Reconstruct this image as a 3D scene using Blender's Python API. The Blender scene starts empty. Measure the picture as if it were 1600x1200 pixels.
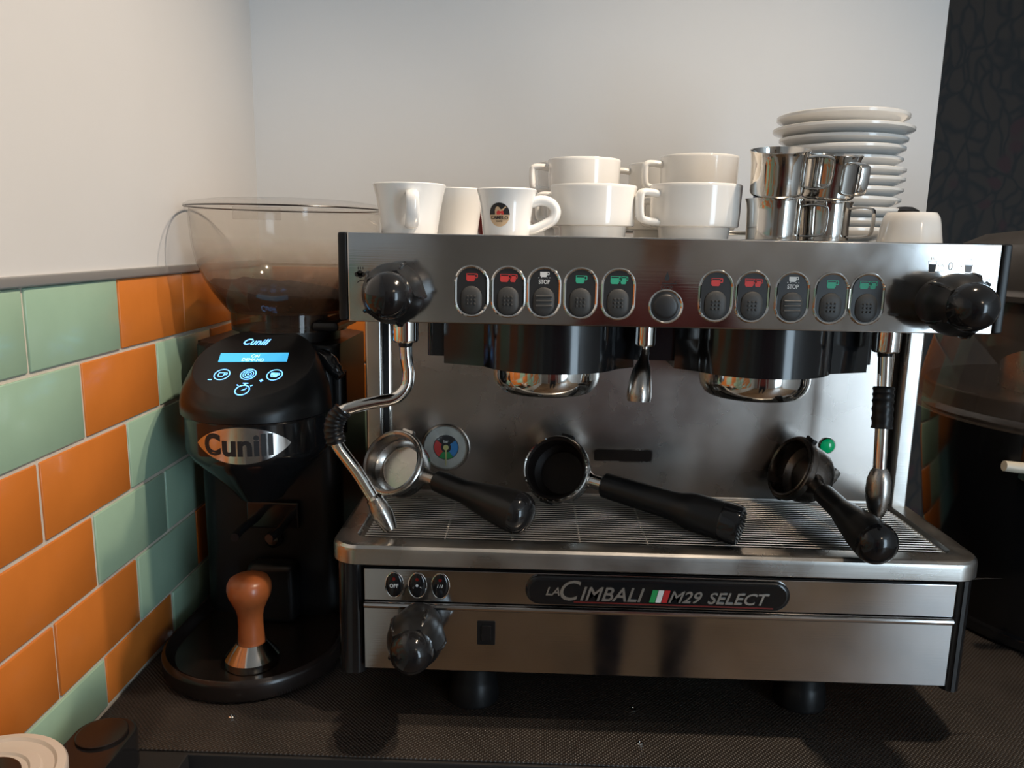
import bpy, bmesh, math, random
from mathutils import Vector, Matrix
random.seed(7)
PI = math.pi
C = bpy.context.scene.collection
SC = bpy.context.scene

# ------------------------------------------------------------------ camera
def cam_axes(p, y, r):
    f = Vector((math.sin(y) * math.cos(p), math.cos(y) * math.cos(p), -math.sin(p)))
    rt = Vector((math.cos(y), -math.sin(y), 0))
    up = rt.cross(f)
    return rt * math.cos(r) + up * math.sin(r), up * math.cos(r) - rt * math.sin(r), f
cd = bpy.data.cameras.new('camera')
cam = bpy.data.objects.new('camera', cd); C.objects.link(cam)
a_, b_, f_ = cam_axes(.1821, -.0246, .0185)
M = Matrix(((a_.x, b_.x, -f_.x, .5702), (a_.y, b_.y, -f_.y, 0), (a_.z, b_.z, -f_.z, .6427), (0, 0, 0, 1)))
cam.matrix_world = M
cd.sensor_width = 36; cd.lens = 1221.35 / 1600 * 36; cd.clip_start = .01
SC.camera = cam

# ------------------------------------------------------------------ light and exposure
w = bpy.data.worlds.new('world'); SC.world = w; w.use_nodes = True
w.node_tree.nodes['Background'].inputs[0].default_value = (.75, .86, 1, 1)
w.node_tree.nodes['Background'].inputs[1].default_value = 1.5
SC.view_settings.view_transform = 'Standard'; SC.view_settings.look = 'None'
SC.view_settings.exposure = .12; SC.view_settings.gamma = 1; SC.view_settings.use_curve_mapping = False
def lamp(name, kind, loc, energy, col, **kw):
    d = bpy.data.lights.new(name, kind); d.energy = energy; d.color = col
    for k, v in kw.items(): setattr(d, k, v)
    o = bpy.data.objects.new(name, d); C.objects.link(o); o.location = loc
    return o
# warm ceiling spot above the machine's far end, and a second one of the row turned to the tiled wall
def aim(o, t): o.rotation_euler = (Vector(t) - o.location).to_track_quat('-Z', 'Y').to_euler()
aim(lamp('ceiling_spot', 'SPOT', (1.16, .90, 1.72), 46, (1, .79, .58), shadow_soft_size=.022, spot_size=math.radians(116), spot_blend=.9), (.85, 1.0, .2))
aim(lamp('ceiling_spot', 'SPOT', (1.20, .57, 1.72), 60, (1, .83, .66), shadow_soft_size=.022, spot_size=math.radians(66), spot_blend=.9), (-.05, 1.02, .50))
# unseen warm fill light added behind the camera to lift the room's ambient
lamp('room_fill', 'POINT', (1.9, -1.6, 1.70), 8, (1, .78, .56), shadow_soft_size=.05)
# daylight through the tall window behind and beside the camera
wl = lamp('window_daylight', 'AREA', (3.37, -2.46, .40), 58, (.64, .84, 1), shape='RECTANGLE', size=1.15, size_y=2.3)
wl.rotation_euler = Vector((0, 1, 0)).to_track_quat('-Z', 'Y').to_euler()

# ------------------------------------------------------------------ materials
def mat(name, col, rough=.5, metal=0, bump=0, bscale=200, var=0, vscale=8, coat=0, stretch=None, emis=None, estr=0, spec=.5, rvar=0, col2=None):
    m = bpy.data.materials.new(name); m.use_nodes = True
    nt = m.node_tree; b = nt.nodes['Principled BSDF']
    b.inputs['Base Color'].default_value = (*col, 1)
    b.inputs['Roughness'].default_value = rough; b.inputs['Metallic'].default_value = metal
    b.inputs['Specular IOR Level'].default_value = spec
    if coat: b.inputs['Coat Weight'].default_value = coat; b.inputs['Coat Roughness'].default_value = .08
    if emis: b.inputs['Emission Color'].default_value = (*emis, 1); b.inputs['Emission Strength'].default_value = estr
    tc = nt.nodes.new('ShaderNodeTexCoord'); mp = nt.nodes.new('ShaderNodeMapping')
    nt.links.new(tc.outputs['Object'], mp.inputs[0])
    if stretch: mp.inputs['Scale'].default_value = stretch
    if var or rvar or col2:
        n = nt.nodes.new('ShaderNodeTexNoise'); n.inputs['Scale'].default_value = vscale; n.inputs['Detail'].default_value = 6
        nt.links.new(tc.outputs['Object'], n.inputs[0])
        if var or col2:
            mx = nt.nodes.new('ShaderNodeMix'); mx.data_type = 'RGBA'
            c2 = col2 if col2 else tuple(c * (1 - var) for c in col)
            mx.inputs[6].default_value = (*c2, 1); mx.inputs[7].default_value = (*col, 1)
            mr = nt.nodes.new('ShaderNodeMapRange'); mr.inputs[1].default_value = .35; mr.inputs[2].default_value = .65
            nt.links.new(n.outputs[0], mr.inputs[0]); nt.links.new(mr.outputs[0], mx.inputs[0])
            nt.links.new(mx.outputs[2], b.inputs['Base Color'])
        if rvar:
            mr2 = nt.nodes.new('ShaderNodeMapRange'); mr2.inputs[1].default_value = .3; mr2.inputs[2].default_value = .7
            mr2.inputs[3].default_value = max(.02, rough - rvar); mr2.inputs[4].default_value = rough + rvar
            nt.links.new(n.outputs[0], mr2.inputs[0]); nt.links.new(mr2.outputs[0], b.inputs['Roughness'])
    if bump:
        n2 = nt.nodes.new('ShaderNodeTexNoise'); n2.inputs['Scale'].default_value = bscale; n2.inputs['Detail'].default_value = 4
        nt.links.new(mp.outputs[0], n2.inputs[0])
        bp = nt.nodes.new('ShaderNodeBump'); bp.inputs['Strength'].default_value = bump; bp.inputs['Distance'].default_value = .002
        nt.links.new(n2.outputs[0], bp.inputs['Height']); nt.links.new(bp.outputs[0], b.inputs['Normal'])
    return m
MT = {}
MT['plaster'] = mat('plaster', (.625, .62, .615), .75, bump=.12, bscale=45, var=.03, vscale=3)
MT['plaster_back'] = mat('plaster_back', (.68, .70, .72), .75, bump=.1, bscale=45, var=.02, vscale=3)
MT['grout'] = mat('grout', (.60, .55, .47), .85, bump=.3, bscale=300, var=.15, vscale=30)
MT['tile_green'] = mat('tile_green', (.35, .52, .39), .22, var=.10, vscale=9, bump=.08, bscale=12, coat=.25)
MT['tile_orange'] = mat('tile_orange', (.66, .20, .035), .26, var=.12, vscale=9, bump=.08, bscale=12, coat=.2)
MT['alu_trim'] = mat('alu_trim', (.42, .41, .40), .45, metal=.6)
MT['brushed'] = mat('brushed', (.56, .54, .51), .30, metal=1, bump=.05, bscale=60, stretch=(.1, 12, 12), rvar=.07, vscale=14, var=.12)
MT['polished'] = mat('polished', (.66, .65, .64), .11, metal=1, bump=.015, bscale=70, stretch=(.15, 8, 8), rvar=.07, vscale=10, var=.12)
MT['panel_steel'] = mat('panel_steel', (.60, .59, .585), .09, metal=1, bump=.015, bscale=60, stretch=(.15, 8, 8), rvar=.07, vscale=9, var=.15)
MT['back_steel'] = mat('back_steel', (.58, .53, .49), .27, metal=1, bump=.02, bscale=60, stretch=(.1, 12, 12), rvar=.06, vscale=8, var=.2)
MT['chrome'] = mat('chrome', (.74, .72, .69), .07, metal=1, rvar=.03, vscale=20)
MT['steel_jug'] = mat('steel_jug', (.64, .62, .59), .10, metal=1, rvar=.05, vscale=30)
MT['worn_steel'] = mat('worn_steel', (.50, .47, .44), .24, metal=1, rvar=.1, vscale=30, var=.25)
MT['slat_steel'] = mat('slat_steel', (.74, .69, .63), .36, metal=1)
MT['dark_steel'] = mat('dark_steel', (.22, .19, .17), .28, metal=1, rvar=.08, vscale=25, var=.3)
MT['coffee_stain'] = mat('coffee_stain', (.008, .005, .004), .55, spec=.2, var=.4, vscale=40)
MT['black_gloss'] = mat('black_gloss', (.010, .010, .011), .13, rvar=.04, vscale=20)
MT['black_plastic'] = mat('black_plastic', (.008, .008, .0085), .33, spec=.35, bump=.03, bscale=400)
MT['black_matt'] = mat('black_matt', (.012, .011, .011), .6)
MT['brown_black'] = mat('brown_black', (.018, .012, .010), .25, var=.4, vscale=12)
MT['button_black'] = mat('button_black', (.022, .022, .023), .38)
MT['button_pad'] = mat('button_pad', (.045, .044, .042), .5)
MT['ceramic'] = mat('ceramic', (.80, .79, .765), .13, coat=.3)
MT['ceramic_cool'] = mat('ceramic_cool', (.79, .80, .80), .12, coat=.3)
MT['wood'] = mat('wood', (.42, .115, .033), .34, var=.25, vscale=16, stretch=(1, 1, .15), coat=.25)
MT['red'] = mat('red_print', (.62, .05, .045), .5)
MT['green'] = mat('green_print', (.04, .42, .25), .5)
MT['white_print'] = mat('white_print', (.75, .75, .73), .5)
MT['black_print'] = mat('black_print', (.012, .012, .014), .5)
MT['grey_print'] = mat('grey_print', (.25, .25, .26), .5)
MT['silver_letter'] = mat('silver_letter', (.60, .57, .52), .28, metal=.85)
MT['flag_green'] = mat('flag_green', (.02, .30, .08), .4)
MT['flag_red'] = mat('flag_red', (.50, .02, .02), .4)
MT['dark_red'] = mat('dark_red', (.16, .012, .008), .4)
MT['beige'] = mat('beige_print', (.62, .44, .27), .4)
MT['badge_steel'] = mat('badge_steel', (.66, .64, .62), .2, metal=1, rvar=.08, vscale=15)
MT['led'] = mat('led_blue', (.1, .3, .6), .4, emis=(.14, .45, 1), estr=2.8)
MT['lcd'] = mat('lcd_screen', (.05, .3, .5), .3, emis=(.06, .42, .74), estr=1.0)
MT['lcd_text'] = mat('lcd_text', (.6, .8, .8), .4, emis=(.55, .85, .8), estr=1.0)
MT['pilot'] = mat('pilot_green', (.0, .28, .10), .15, emis=(.0, .5, .18), estr=.25, coat=.5)
MT['red_led'] = mat('red_lens', (.16, .008, .006), .2)
MT['navy'] = mat('navy', (.02, .02, .10), .5)
MT['cream'] = mat('cream_plastic', (.62, .52, .45), .4)
MT['pale_knob'] = mat('pale_knob', (.62, .56, .45), .4)
MT['grounds'] = mat('coffee_grounds', (.022, .010, .006), .8, bump=1, bscale=160, var=.6, vscale=60)
MT['lid_steel'] = mat('lid_steel', (.20, .18, .165), .35, metal=.8, var=.2, vscale=12)
MT['dial_white'] = mat('dial_white', (.50, .51, .47), .3, var=.25, vscale=60)
MT['dial_blue'] = mat('dial_blue', (.03, .22, .55), .4)
MT['needle'] = mat('needle', (.60, .56, .22), .4)
MT['floor_wood'] = mat('floor_wood', (.27, .155, .080), .4, var=.4, vscale=5)
MT['ceil'] = mat('ceil', (.75, .74, .72), .8)
MT['dark_wall'] = mat('dark_wall', (.036, .025, .019), .7)
MT['room_wall'] = mat('room_wall', (.50, .48, .46), .8)

def counter_mat():
    m = mat('rubber_mat', (.036, .028, .023), .45, var=.35, vscale=10); nt = m.node_tree; b = nt.nodes['Principled BSDF']
    tc = nt.nodes.new('ShaderNodeTexCoord'); mp = nt.nodes.new('ShaderNodeMapping'); mp.inputs['Rotation'].default_value = (0, 0, PI / 4)
    nt.links.new(tc.outputs['Object'], mp.inputs[0])
    ck = nt.nodes.new('ShaderNodeTexVoronoi'); ck.inputs['Scale'].default_value = 240; ck.inputs['Randomness'].default_value = .0
    nt.links.new(mp.outputs[0], ck.inputs[0])
    bp = nt.nodes.new('ShaderNodeBump'); bp.inputs['Strength'].default_value = 1; bp.inputs['Distance'].default_value = .002
    nt.links.new(ck.outputs[0], bp.inputs['Height']); nt.links.new(bp.outputs[0], b.inputs['Normal'])
    return m
MT['counter'] = counter_mat()

def wallpaper_mat():
    m = mat('wallpaper', (.02, .018, .017), .7); nt = m.node_tree; b = nt.nodes['Principled BSDF']
    tc = nt.nodes.new('ShaderNodeTexCoord')
    nz = nt.nodes.new('ShaderNodeTexNoise'); nz.inputs['Scale'].default_value = 5; nt.links.new(tc.outputs['Object'], nz.inputs[0])
    ad = nt.nodes.new('ShaderNodeMix'); ad.data_type = 'RGBA'; ad.inputs[0].default_value = .16
    nt.links.new(tc.outputs['Object'], ad.inputs[6]); nt.links.new(nz.outputs[1], ad.inputs[7])
    mp = nt.nodes.new('ShaderNodeMapping'); mp.inputs['Scale'].default_value = (1, 1, .5); nt.links.new(ad.outputs[2], mp.inputs[0])
    v = nt.nodes.new('ShaderNodeTexVoronoi'); v.feature = 'DISTANCE_TO_EDGE'; v.inputs['Scale'].default_value = 24; nt.links.new(mp.outputs[0], v.inputs[0])
    r = nt.nodes.new('ShaderNodeValToRGB'); r.color_ramp.elements[0].position = .03; r.color_ramp.elements[0].color = (.0045, .004, .004, 1)
    r.color_ramp.elements[1].position = .16; r.color_ramp.elements[1].color = (.022, .0145, .0095, 1)
    nt.links.new(v.outputs[0], r.inputs[0])
    f = nt.nodes.new('ShaderNodeTexVoronoi'); f.inputs['Scale'].default_value = 11; nt.links.new(ad.outputs[2], f.inputs[0])
    fr = nt.nodes.new('ShaderNodeValToRGB'); fr.color_ramp.elements[0].position = .18; fr.color_ramp.elements[0].color = (1, 1, 1, 1)
    fr.color_ramp.elements[1].position = .30; fr.color_ramp.elements[1].color = (0, 0, 0, 1); nt.links.new(f.outputs[0], fr.inputs[0])
    mx = nt.nodes.new('ShaderNodeMix'); mx.data_type = 'RGBA'; nt.links.new(fr.outputs[0], mx.inputs[0])
    nt.links.new(r.outputs[0], mx.inputs[6]); mx.inputs[7].default_value = (.026, .006, .007, 1)
    nt.links.new(mx.outputs[2], b.inputs['Base Color'])
    return m
MT['wallpaper'] = wallpaper_mat()

def clear_mat(name, tint, body, alpha, dust=None):
    """thin clear plastic: transparent film with gloss, with coffee dust clinging towards a height range"""
    m = bpy.data.materials.new(name); m.use_nodes = True; nt = m.node_tree
    for n in list(nt.nodes): nt.nodes.remove(n)
    out = nt.nodes.new('ShaderNodeOutputMaterial')
    tr = nt.nodes.new('ShaderNodeBsdfTransparent'); tr.inputs[0].default_value = (*tint, 1)
    di = nt.nodes.new('ShaderNodeBsdfDiffuse'); di.inputs[0].default_value = (*body, 1)
    gl = nt.nodes.new('ShaderNodeBsdfGlossy'); gl.inputs['Roughness'].default_value = .06
    m1 = nt.nodes.new('ShaderNodeMixShader'); m1.inputs[0].default_value = alpha
    nt.links.new(tr.outputs[0], m1.inputs[1]); nt.links.new(di.outputs[0], m1.inputs[2])
    fz = nt.nodes.new('ShaderNodeFresnel'); fz.inputs[0].default_value = 1.4
    m2 = nt.nodes.new('ShaderNodeMixShader'); ge = nt.nodes.new('ShaderNodeNewGeometry'); iv = nt.nodes.new('ShaderNodeMath'); iv.operation = 'SUBTRACT'; iv.inputs[0].default_value = 1; nt.links.new(ge.outputs['Backfacing'], iv.inputs[1])
    fm = nt.nodes.new('ShaderNodeMath'); fm.operation = 'MULTIPLY'; nt.links.new(fz.outputs[0], fm.inputs[0]); nt.links.new(iv.outputs[0], fm.inputs[1]); nt.links.new(fm.outputs[0], m2.inputs[0])
    if dust:
        z0, z1, amax, dcol = dust
        tc = nt.nodes.new('ShaderNodeTexCoord'); sp = nt.nodes.new('ShaderNodeSeparateXYZ'); nt.links.new(tc.outputs['Object'], sp.inputs[0])
        nz = nt.nodes.new('ShaderNodeTexNoise'); nz.inputs['Scale'].default_value = 22; nz.inputs['Detail'].default_value = 8; nt.links.new(tc.outputs['Object'], nz.inputs[0])
        mr = nt.nodes.new('ShaderNodeMapRange'); mr.inputs[1].default_value = z0; mr.inputs[2].default_value = z1
        mr.inputs[3].default_value = 0; mr.inputs[4].default_value = 1; nt.links.new(sp.outputs[2], mr.inputs[0])
        mu = nt.nodes.new('ShaderNodeMath'); mu.operation = 'MULTIPLY'; nt.links.new(mr.outputs[0], mu.inputs[0])
        mr2 = nt.nodes.new('ShaderNodeMapRange'); mr2.inputs[1].default_value = .25; mr2.inputs[2].default_value = .7; mr2.inputs[3].default_value = .4; mr2.inputs[4].default_value = 1
        nt.links.new(nz.outputs[0], mr2.inputs[0]); nt.links.new(mr2.outputs[0], mu.inputs[1])
        ma = nt.nodes.new('ShaderNodeMath'); ma.operation = 'MULTIPLY_ADD'; ma.inputs[1].default_value = amax; ma.inputs[2].default_value = alpha
        nt.links.new(mu.outputs[0], ma.inputs[0])
        # specks
        vo = nt.nodes.new('ShaderNodeTexVoronoi'); vo.inputs['Scale'].default_value = 70; nt.links.new(tc.outputs['Object'], vo.inputs[0])
        lt = nt.nodes.new('ShaderNodeMath'); lt.operation = 'LESS_THAN'; lt.inputs[1].default_value = .10; nt.links.new(vo.outputs[0], lt.inputs[0])
        m3 = nt.nodes.new('ShaderNodeMath'); m3.operation = 'MULTIPLY'; nt.links.new(lt.outputs[0], m3.inputs[0]); nt.links.new(mr.outputs[0], m3.inputs[1])
        mm = nt.nodes.new('ShaderNodeMath'); mm.operation = 'MAXIMUM'; nt.links.new(ma.outputs[0], mm.inputs[0]); nt.links.new(m3.outputs[0], mm.inputs[1])
        nt.links.new(mm.outputs[0], m1.inputs[0])
        cm = nt.nodes.new('ShaderNodeMix'); cm.data_type = 'RGBA'; cm.inputs[6].default_value = (*body, 1); cm.inputs[7].default_value = (*dcol, 1)
        nt.links.new(mr.outputs[0], cm.inputs[0]); nt.links.new(cm.outputs[2], di.inputs[0])
    nt.links.new(m1.outputs[0], m2.inputs[1]); nt.links.new(gl.outputs[0], m2.inputs[2])
    nt.links.new(m2.outputs[0], out.inputs[0])
    return m
MT['hopper'] = clear_mat('smoky_hopper', (.975, .965, .95), (.60, .52, .44), .05, dust=(.640, .545, .78, (.11, .052, .026)))
MT['lid_clear'] = clear_mat('clear_lid', (.96, .95, .94), (.60, .56, .52), .08)
MT['collar_clear'] = clear_mat('smoky_collar', (.75, .68, .60), (.08, .06, .05), .18)
MT['bowl_clear'] = clear_mat('clear_bowl', (.94, .92, .90), (.42, .36, .32), .05)
MT['gauge_glass'] = clear_mat('gauge_glass', (.97, .97, .97), (.5, .5, .5), .02)

# ------------------------------------------------------------------ builders
ORG = {}
def obj(name, bm, m, parent=None, smooth=38):
    me = bpy.data.meshes.new(name)
    bmesh.ops.recalc_face_normals(bm, faces=bm.faces)
    if parent is not None:
        o0 = ORG.get(parent.name, Vector((0, 0, 0)))
        bmesh.ops.translate(bm, vec=-o0, verts=bm.verts)
    bm.to_mesh(me); bm.free()
    ms = m if isinstance(m, (list, tuple)) else [m]
    for x in ms: me.materials.append(MT[x] if isinstance(x, str) else x)
    if smooth:
        me.polygons.foreach_set('use_smooth', [True] * len(me.polygons))
        me.set_sharp_from_angle(angle=math.radians(smooth))
    o = bpy.data.objects.new(name, me); C.objects.link(o)
    if smooth and len(me.polygons) > 6: o.modifiers.new('weighted_normals', 'WEIGHTED_NORMAL').keep_sharp = True
    if parent is not None:
        o.parent = parent; ORG[o.name] = ORG.get(parent.name, Vector((0, 0, 0)))
    return o
def tag(o, label=None, cat=None, group=None, kind=None):
    if label: o['label'] = label
    if cat: o['category'] = cat
    if group: o['group'] = group
    if kind: o['kind'] = kind
    return o
def thing(name, label, cat, loc=(0, 0, 0), group=None, world=True, matrix=None):
    o = bpy.data.objects.new(name, None); C.objects.link(o)
    o.empty_display_size = .05
    if matrix is not None: o.matrix_world = matrix
    else: o.location = loc
    ORG[o.name] = Vector(loc) if world and matrix is None else Vector((0, 0, 0))
    return tag(o, label, cat, group)
NB = bmesh.new
def box(bm, lo, hi, bev=0, seg=2, mi=0):
    vs = [bm.verts.new((x, y, z)) for x in (lo[0], hi[0]) for y in (lo[1], hi[1]) for z in (lo[2], hi[2])]
    F = [(0, 1, 3, 2), (4, 6, 7, 5), (0, 4, 5, 1), (2, 3, 7, 6), (0, 2, 6, 4), (1, 5, 7, 3)]
    fs = [bm.faces.new([vs[i] for i in f]) for f in F]
    for f in fs: f.material_index = mi
    if bev:
        es = list({e for f in fs for e in f.edges})
        bmesh.ops.bevel(bm, geom=es, offset=bev, segments=seg, profile=.5, affect='EDGES')
    return bm
def mk(fn, *a, **k):
    bm = NB(); fn(bm, *a, **k); return bm
def basis(d):
    d = Vector(d).normalized(); u = d.orthogonal().normalized()
    return d, u, d.cross(u)
def lathe(bm, prof, center=(0, 0, 0), axis=(0, 0, 1), seg=48, mi=0, sx=1, sy=1, uax=None):
    """prof: (r, h) along the axis; closes on r = 0"""
    d, u, v = basis(axis)
    if uax is not None: u = Vector(uax).normalized(); v = d.cross(u)
    c = Vector(center); rings = []
    for r, h in prof:
        if r < 1e-6: rings.append([bm.verts.new(c + d * h)])
        else: rings.append([bm.verts.new(c + d * h + u * (r * sx * math.cos(t)) + v * (r * sy * math.sin(t))) for t in [2 * PI * i / seg for i in range(seg)]])
    for A, B in zip(rings, rings[1:]):
        for i in range(seg):
            j = (i + 1) % seg
            if len(A) == 1 and len(B) == 1: continue
            q = [A[0], B[j], B[i]] if len(A) == 1 else [A[i], A[j], B[0]] if len(B) == 1 else [A[i], A[j], B[j], B[i]]
            bm.faces.new(q).material_index = mi
    return bm
def rings_loft(bm, rings, cap=True, mi=0):
    R = [[bm.verts.new(p) for p in r] for r in rings]; n = len(R[0])
    for A, B in zip(R, R[1:]):
        for i in range(n): bm.faces.new((A[i], A[(i + 1) % n], B[(i + 1) % n], B[i])).material_index = mi
    if cap:
        bm.faces.new(list(reversed(R[0]))).material_index = mi; bm.faces.new(R[-1]).material_index = mi
    return bm
def spline(pts, n=8):
    P = [Vector(p) for p in pts]; P = [P[0] * 2 - P[1]] + P + [P[-1] * 2 - P[-2]]; out = []
    for i in range(1, len(P) - 2):
        for k in range(n):
            t = k / n
            out.append(.5 * ((2 * P[i]) + (-P[i - 1] + P[i + 1]) * t + (2 * P[i - 1] - 5 * P[i] + 4 * P[i + 1] - P[i + 2]) * t * t + (-P[i - 1] + 3 * P[i] - 3 * P[i + 1] + P[i + 2]) * t ** 3))
    out.append(P[-2]); return out
def tube(bm, pts, rad, seg=14, cap=True, flat=None, up=None, mi=0):
    """rad: number or list; flat: (rx, ry) factors about an up hint"""
    P = [Vector(p) for p in pts]; n = len(P)
    R = rad if isinstance(rad, (list, tuple)) else [rad] * n
    if len(R) != n: R = [R[min(int(i * len(R) / n), len(R) - 1)] for i in range(n)]
    T = [(P[min(i + 1, n - 1)] - P[max(i - 1, 0)]).normalized() for i in range(n)]
    u = T[0].orthogonal().normalized() if up is None else (Vector(up) - T[0] * T[0].dot(Vector(up))).normalized()
    rings = []
    for i in range(n):
        u = (u - T[i] * u.dot(T[i])).normalized(); v = T[i].cross(u)
        fx, fy = flat if flat else (1, 1)
        rings.append([P[i] + u * (R[i] * fx * math.cos(2 * PI * k / seg)) + v * (R[i] * fy * math.sin(2 * PI * k / seg)) for k in range(seg)])
    return rings_loft(bm, rings, cap, mi)
def rrect(x0, x1, y0, y1, r, n=6):
    out = []
    for cx, cy, a in ((x1 - r, y1 - r, 0), (x0 + r, y1 - r, 90), (x0 + r, y0 + r, 180), (x1 - r, y0 + r, 270)):
        for k in range(n + 1):
            t = math.radians(a + 90 * k / n); out.append((cx + r * math.cos(t), cy + r * math.sin(t)))
    return out
def prism(bm, poly, d0, d1, f, bev=0, mi=0):
    """poly: 2-D outline; f(u, v, d) -> world point; extruded from d0 to d1"""
    A = [bm.verts.new(f(u, v, d0)) for u, v in poly]; B = [bm.verts.new(f(u, v, d1)) for u, v in poly]
    n = len(poly); fs = [bm.faces.new(list(reversed(A))), bm.faces.new(B)]
    for i in range(n): fs.append(bm.faces.new((A[i], A[(i + 1) % n], B[(i + 1) % n], B[i])))
    for q in fs: q.material_index = mi
    if bev: bmesh.ops.bevel(bm, geom=list(fs[1].edges), offset=bev, segments=3, profile=.5, affect='EDGES')
    return bm
def front(y0):   # faces -Y: u is X, v is Z, d comes towards the camera side
    return lambda u, v, d: Vector((u, y0 - d, v))
def flat_top(u, v, d): return Vector((u, v, d))
def ellipse(cx, cz, rx, rz, n=28): return [(cx + rx * math.cos(2 * PI * i / n), cz + rz * math.sin(2 * PI * i / n)) for i in range(n)]
def ringprism(bm, outer, inner, d0, d1, f, mi=0):
    n = len(outer)
    L = [[bm.verts.new(f(u, v, d)) for u, v in o] for o, d in ((outer, d0), (outer, d1), (inner, d1), (inner, d0))]
    for k in range(4):
        A, B = L[k], L[(k + 1) % 4]
        for i in range(n): bm.faces.new((A[i], A[(i + 1) % n], B[(i + 1) % n], B[i])).material_index = mi
    return bm
FONT = {}
def text_bm(s, u0, u1, v0, v1, f, depth=.0006, shear=0, bold=0, lift=0, space=1):
    """letters fitted to the rectangle u0..u1 x v0..v1, mapped through f(u, v, d)"""
    cu = bpy.data.curves.new('t', 'FONT'); cu.body = s; cu.size = 1; cu.extrude = .5; cu.shear = shear; cu.offset = bold
    cu.space_character = space; cu.resolution_u = 4
    o = bpy.data.objects.new('t', cu); C.objects.link(o)
    dg = bpy.context.evaluated_depsgraph_get(); me = bpy.data.meshes.new_from_object(o.evaluated_get(dg))
    bpy.data.objects.remove(o); bpy.data.curves.remove(cu)
    bm = NB(); bm.from_mesh(me); bpy.data.meshes.remove(me)
    xs = [v.co.x for v in bm.verts]; ys = [v.co.y for v in bm.verts]
    xa, xb, ya, yb = min(xs), max(xs), min(ys), max(ys)
    for v in bm.verts:
        u = u0 + (v.co.x - xa) / (xb - xa) * (u1 - u0); q = v0 + (v.co.y - ya) / (yb - ya) * (v1 - v0)
        v.co = f(u, q, lift + (depth if v.co.z > 0 else 0))
    return bm
def text(name, s, u0, u1, v0, v1, f, m, parent, **k):
    return obj(name, text_bm(s, u0, u1, v0, v1, f, **k), m, parent, smooth=0)

# ------------------------------------------------------------------ the setting
ZT, TH, TL, YJ = .5826, .1015, .2015, .8622
CEIL, FLOOR = 1.75, -.92
def struct(name, bm, m, kind='structure', parent=None, **k):
    return tag(obj(name, bm, m, parent, **k), kind=kind)
wall_left = struct('wall_left', mk(box, (-.12, -2.6, ZT + .004), (0, 1.75, CEIL)), 'plaster', smooth=0)
bm = NB(); box(bm, (-.12, -2.6, FLOOR), (-.003, 1.75, ZT + .004))
obj('grout_bed', bm, 'grout', wall_left, smooth=0)
tr = NB(); box(tr, (-.004, -1.6, ZT - .001), (.006, 1.628, ZT + .011), .002)
struct('trim_1', tr, 'alu_trim')
wall_back = struct('wall_back', mk(box, (0, 1.6325, ZT + .004), (1.357, 1.75, CEIL)), 'plaster_back', smooth=0)
bm = NB(); box(bm, (0, 1.6355, FLOOR), (1.357, 1.75, ZT + .004))
obj('grout_bed', bm, 'grout', wall_back, smooth=0)
TILE = {}
def tile(kind, a0, a1, z0, z1, side, parent):
    g = .0028
    key = (kind, round(a1 - a0, 4), round(z1 - z0, 4), side)
    la, lz = a1 - a0 - 2 * g, z1 - z0 - 2 * g
    dz, da = random.uniform(-.0006, .0006), random.uniform(-.4, .4)
    if key not in TILE:
        bm = NB()
        if side == 'L': box(bm, (-.0055, 0, 0), (0, la, lz), .0016, 2)
        else: box(bm, (0, 0, 0), (la, .0055, lz), .0016, 2)
        me = bpy.data.meshes.new('tile'); bmesh.ops.recalc_face_normals(bm, faces=bm.faces); bm.to_mesh(me); bm.free()
        me.materials.append(MT['tile_' + kind])
        me.polygons.foreach_set('use_smooth', [True] * len(me.polygons)); me.set_sharp_from_angle(angle=math.radians(50))
        TILE[key] = me
    o = bpy.data.objects.new('tile', TILE[key]); C.objects.link(o); o.parent = parent
    o.location = (dz, a0 + g, z0 + g) if side == 'L' else (a0 + g, 1.6325 + dz, z0 + g)
    o.rotation_euler = (0, 0, math.radians(da) * .5) if side == 'L' else (0, 0, math.radians(da) * .5)
# colour of each tile along the left wall, row by row, from joint k = 0 (for y = YJ) onward; earlier ones run towards the room
LEFT = {0: {-1: 'g', 0: 'g', 1: 'o', 2: 'o', 3: 'g'}, 1: {-1: 'g', 0: 'o', 1: 'g', 2: 'o', 3: 'g'}, 2: {-1: 'o', 0: 'o', 1: 'g', 2: 'g', 3: 'o'},
        3: {-2: 'g', -1: 'o', 0: 'g', 1: 'g', 2: 'o', 3: 'g'}, 4: {-1: 'o', 0: 'o', 1: 'g', 2: 'o', 3: 'g'}, 5: {-1: 'g', 0: 'o', 1: 'g', 2: 'o', 3: 'o'}}
for row in range(6):
    z1 = ZT - row * TH; z0 = max(z1 - TH, .0012)
    off = YJ + (TL / 2 if row % 2 else 0)
    for k in range(-11, 5):
        a0, a1 = off + k * TL, off + (k + 1) * TL
        if a0 > 1.62: continue
        a1 = min(a1, 1.6345)
        c = LEFT[row].get(k) or random.choice('go')
        tile('green' if c == 'g' else 'orange', a0, a1, z0, z1, 'L', wall_left)
for row in (6, 7, 8):
    z1 = -.001 - (row - 6) * TH; off = YJ + (TL / 2 if row % 2 else 0)
    for k in range(-11, 0):
        a0, a1 = off + k * TL, min(off + (k + 1) * TL, .872)
        if a1 - a0 > .02: tile(random.choice(('green', 'orange')), a0, a1, z1 - TH, z1, 'L', wall_left)
BACK = {0: 'googogog', 1: 'oogoggoo', 2: 'googooog', 3: 'oggogogo', 4: 'ooogoggo', 5: 'gogoogog'}
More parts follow.
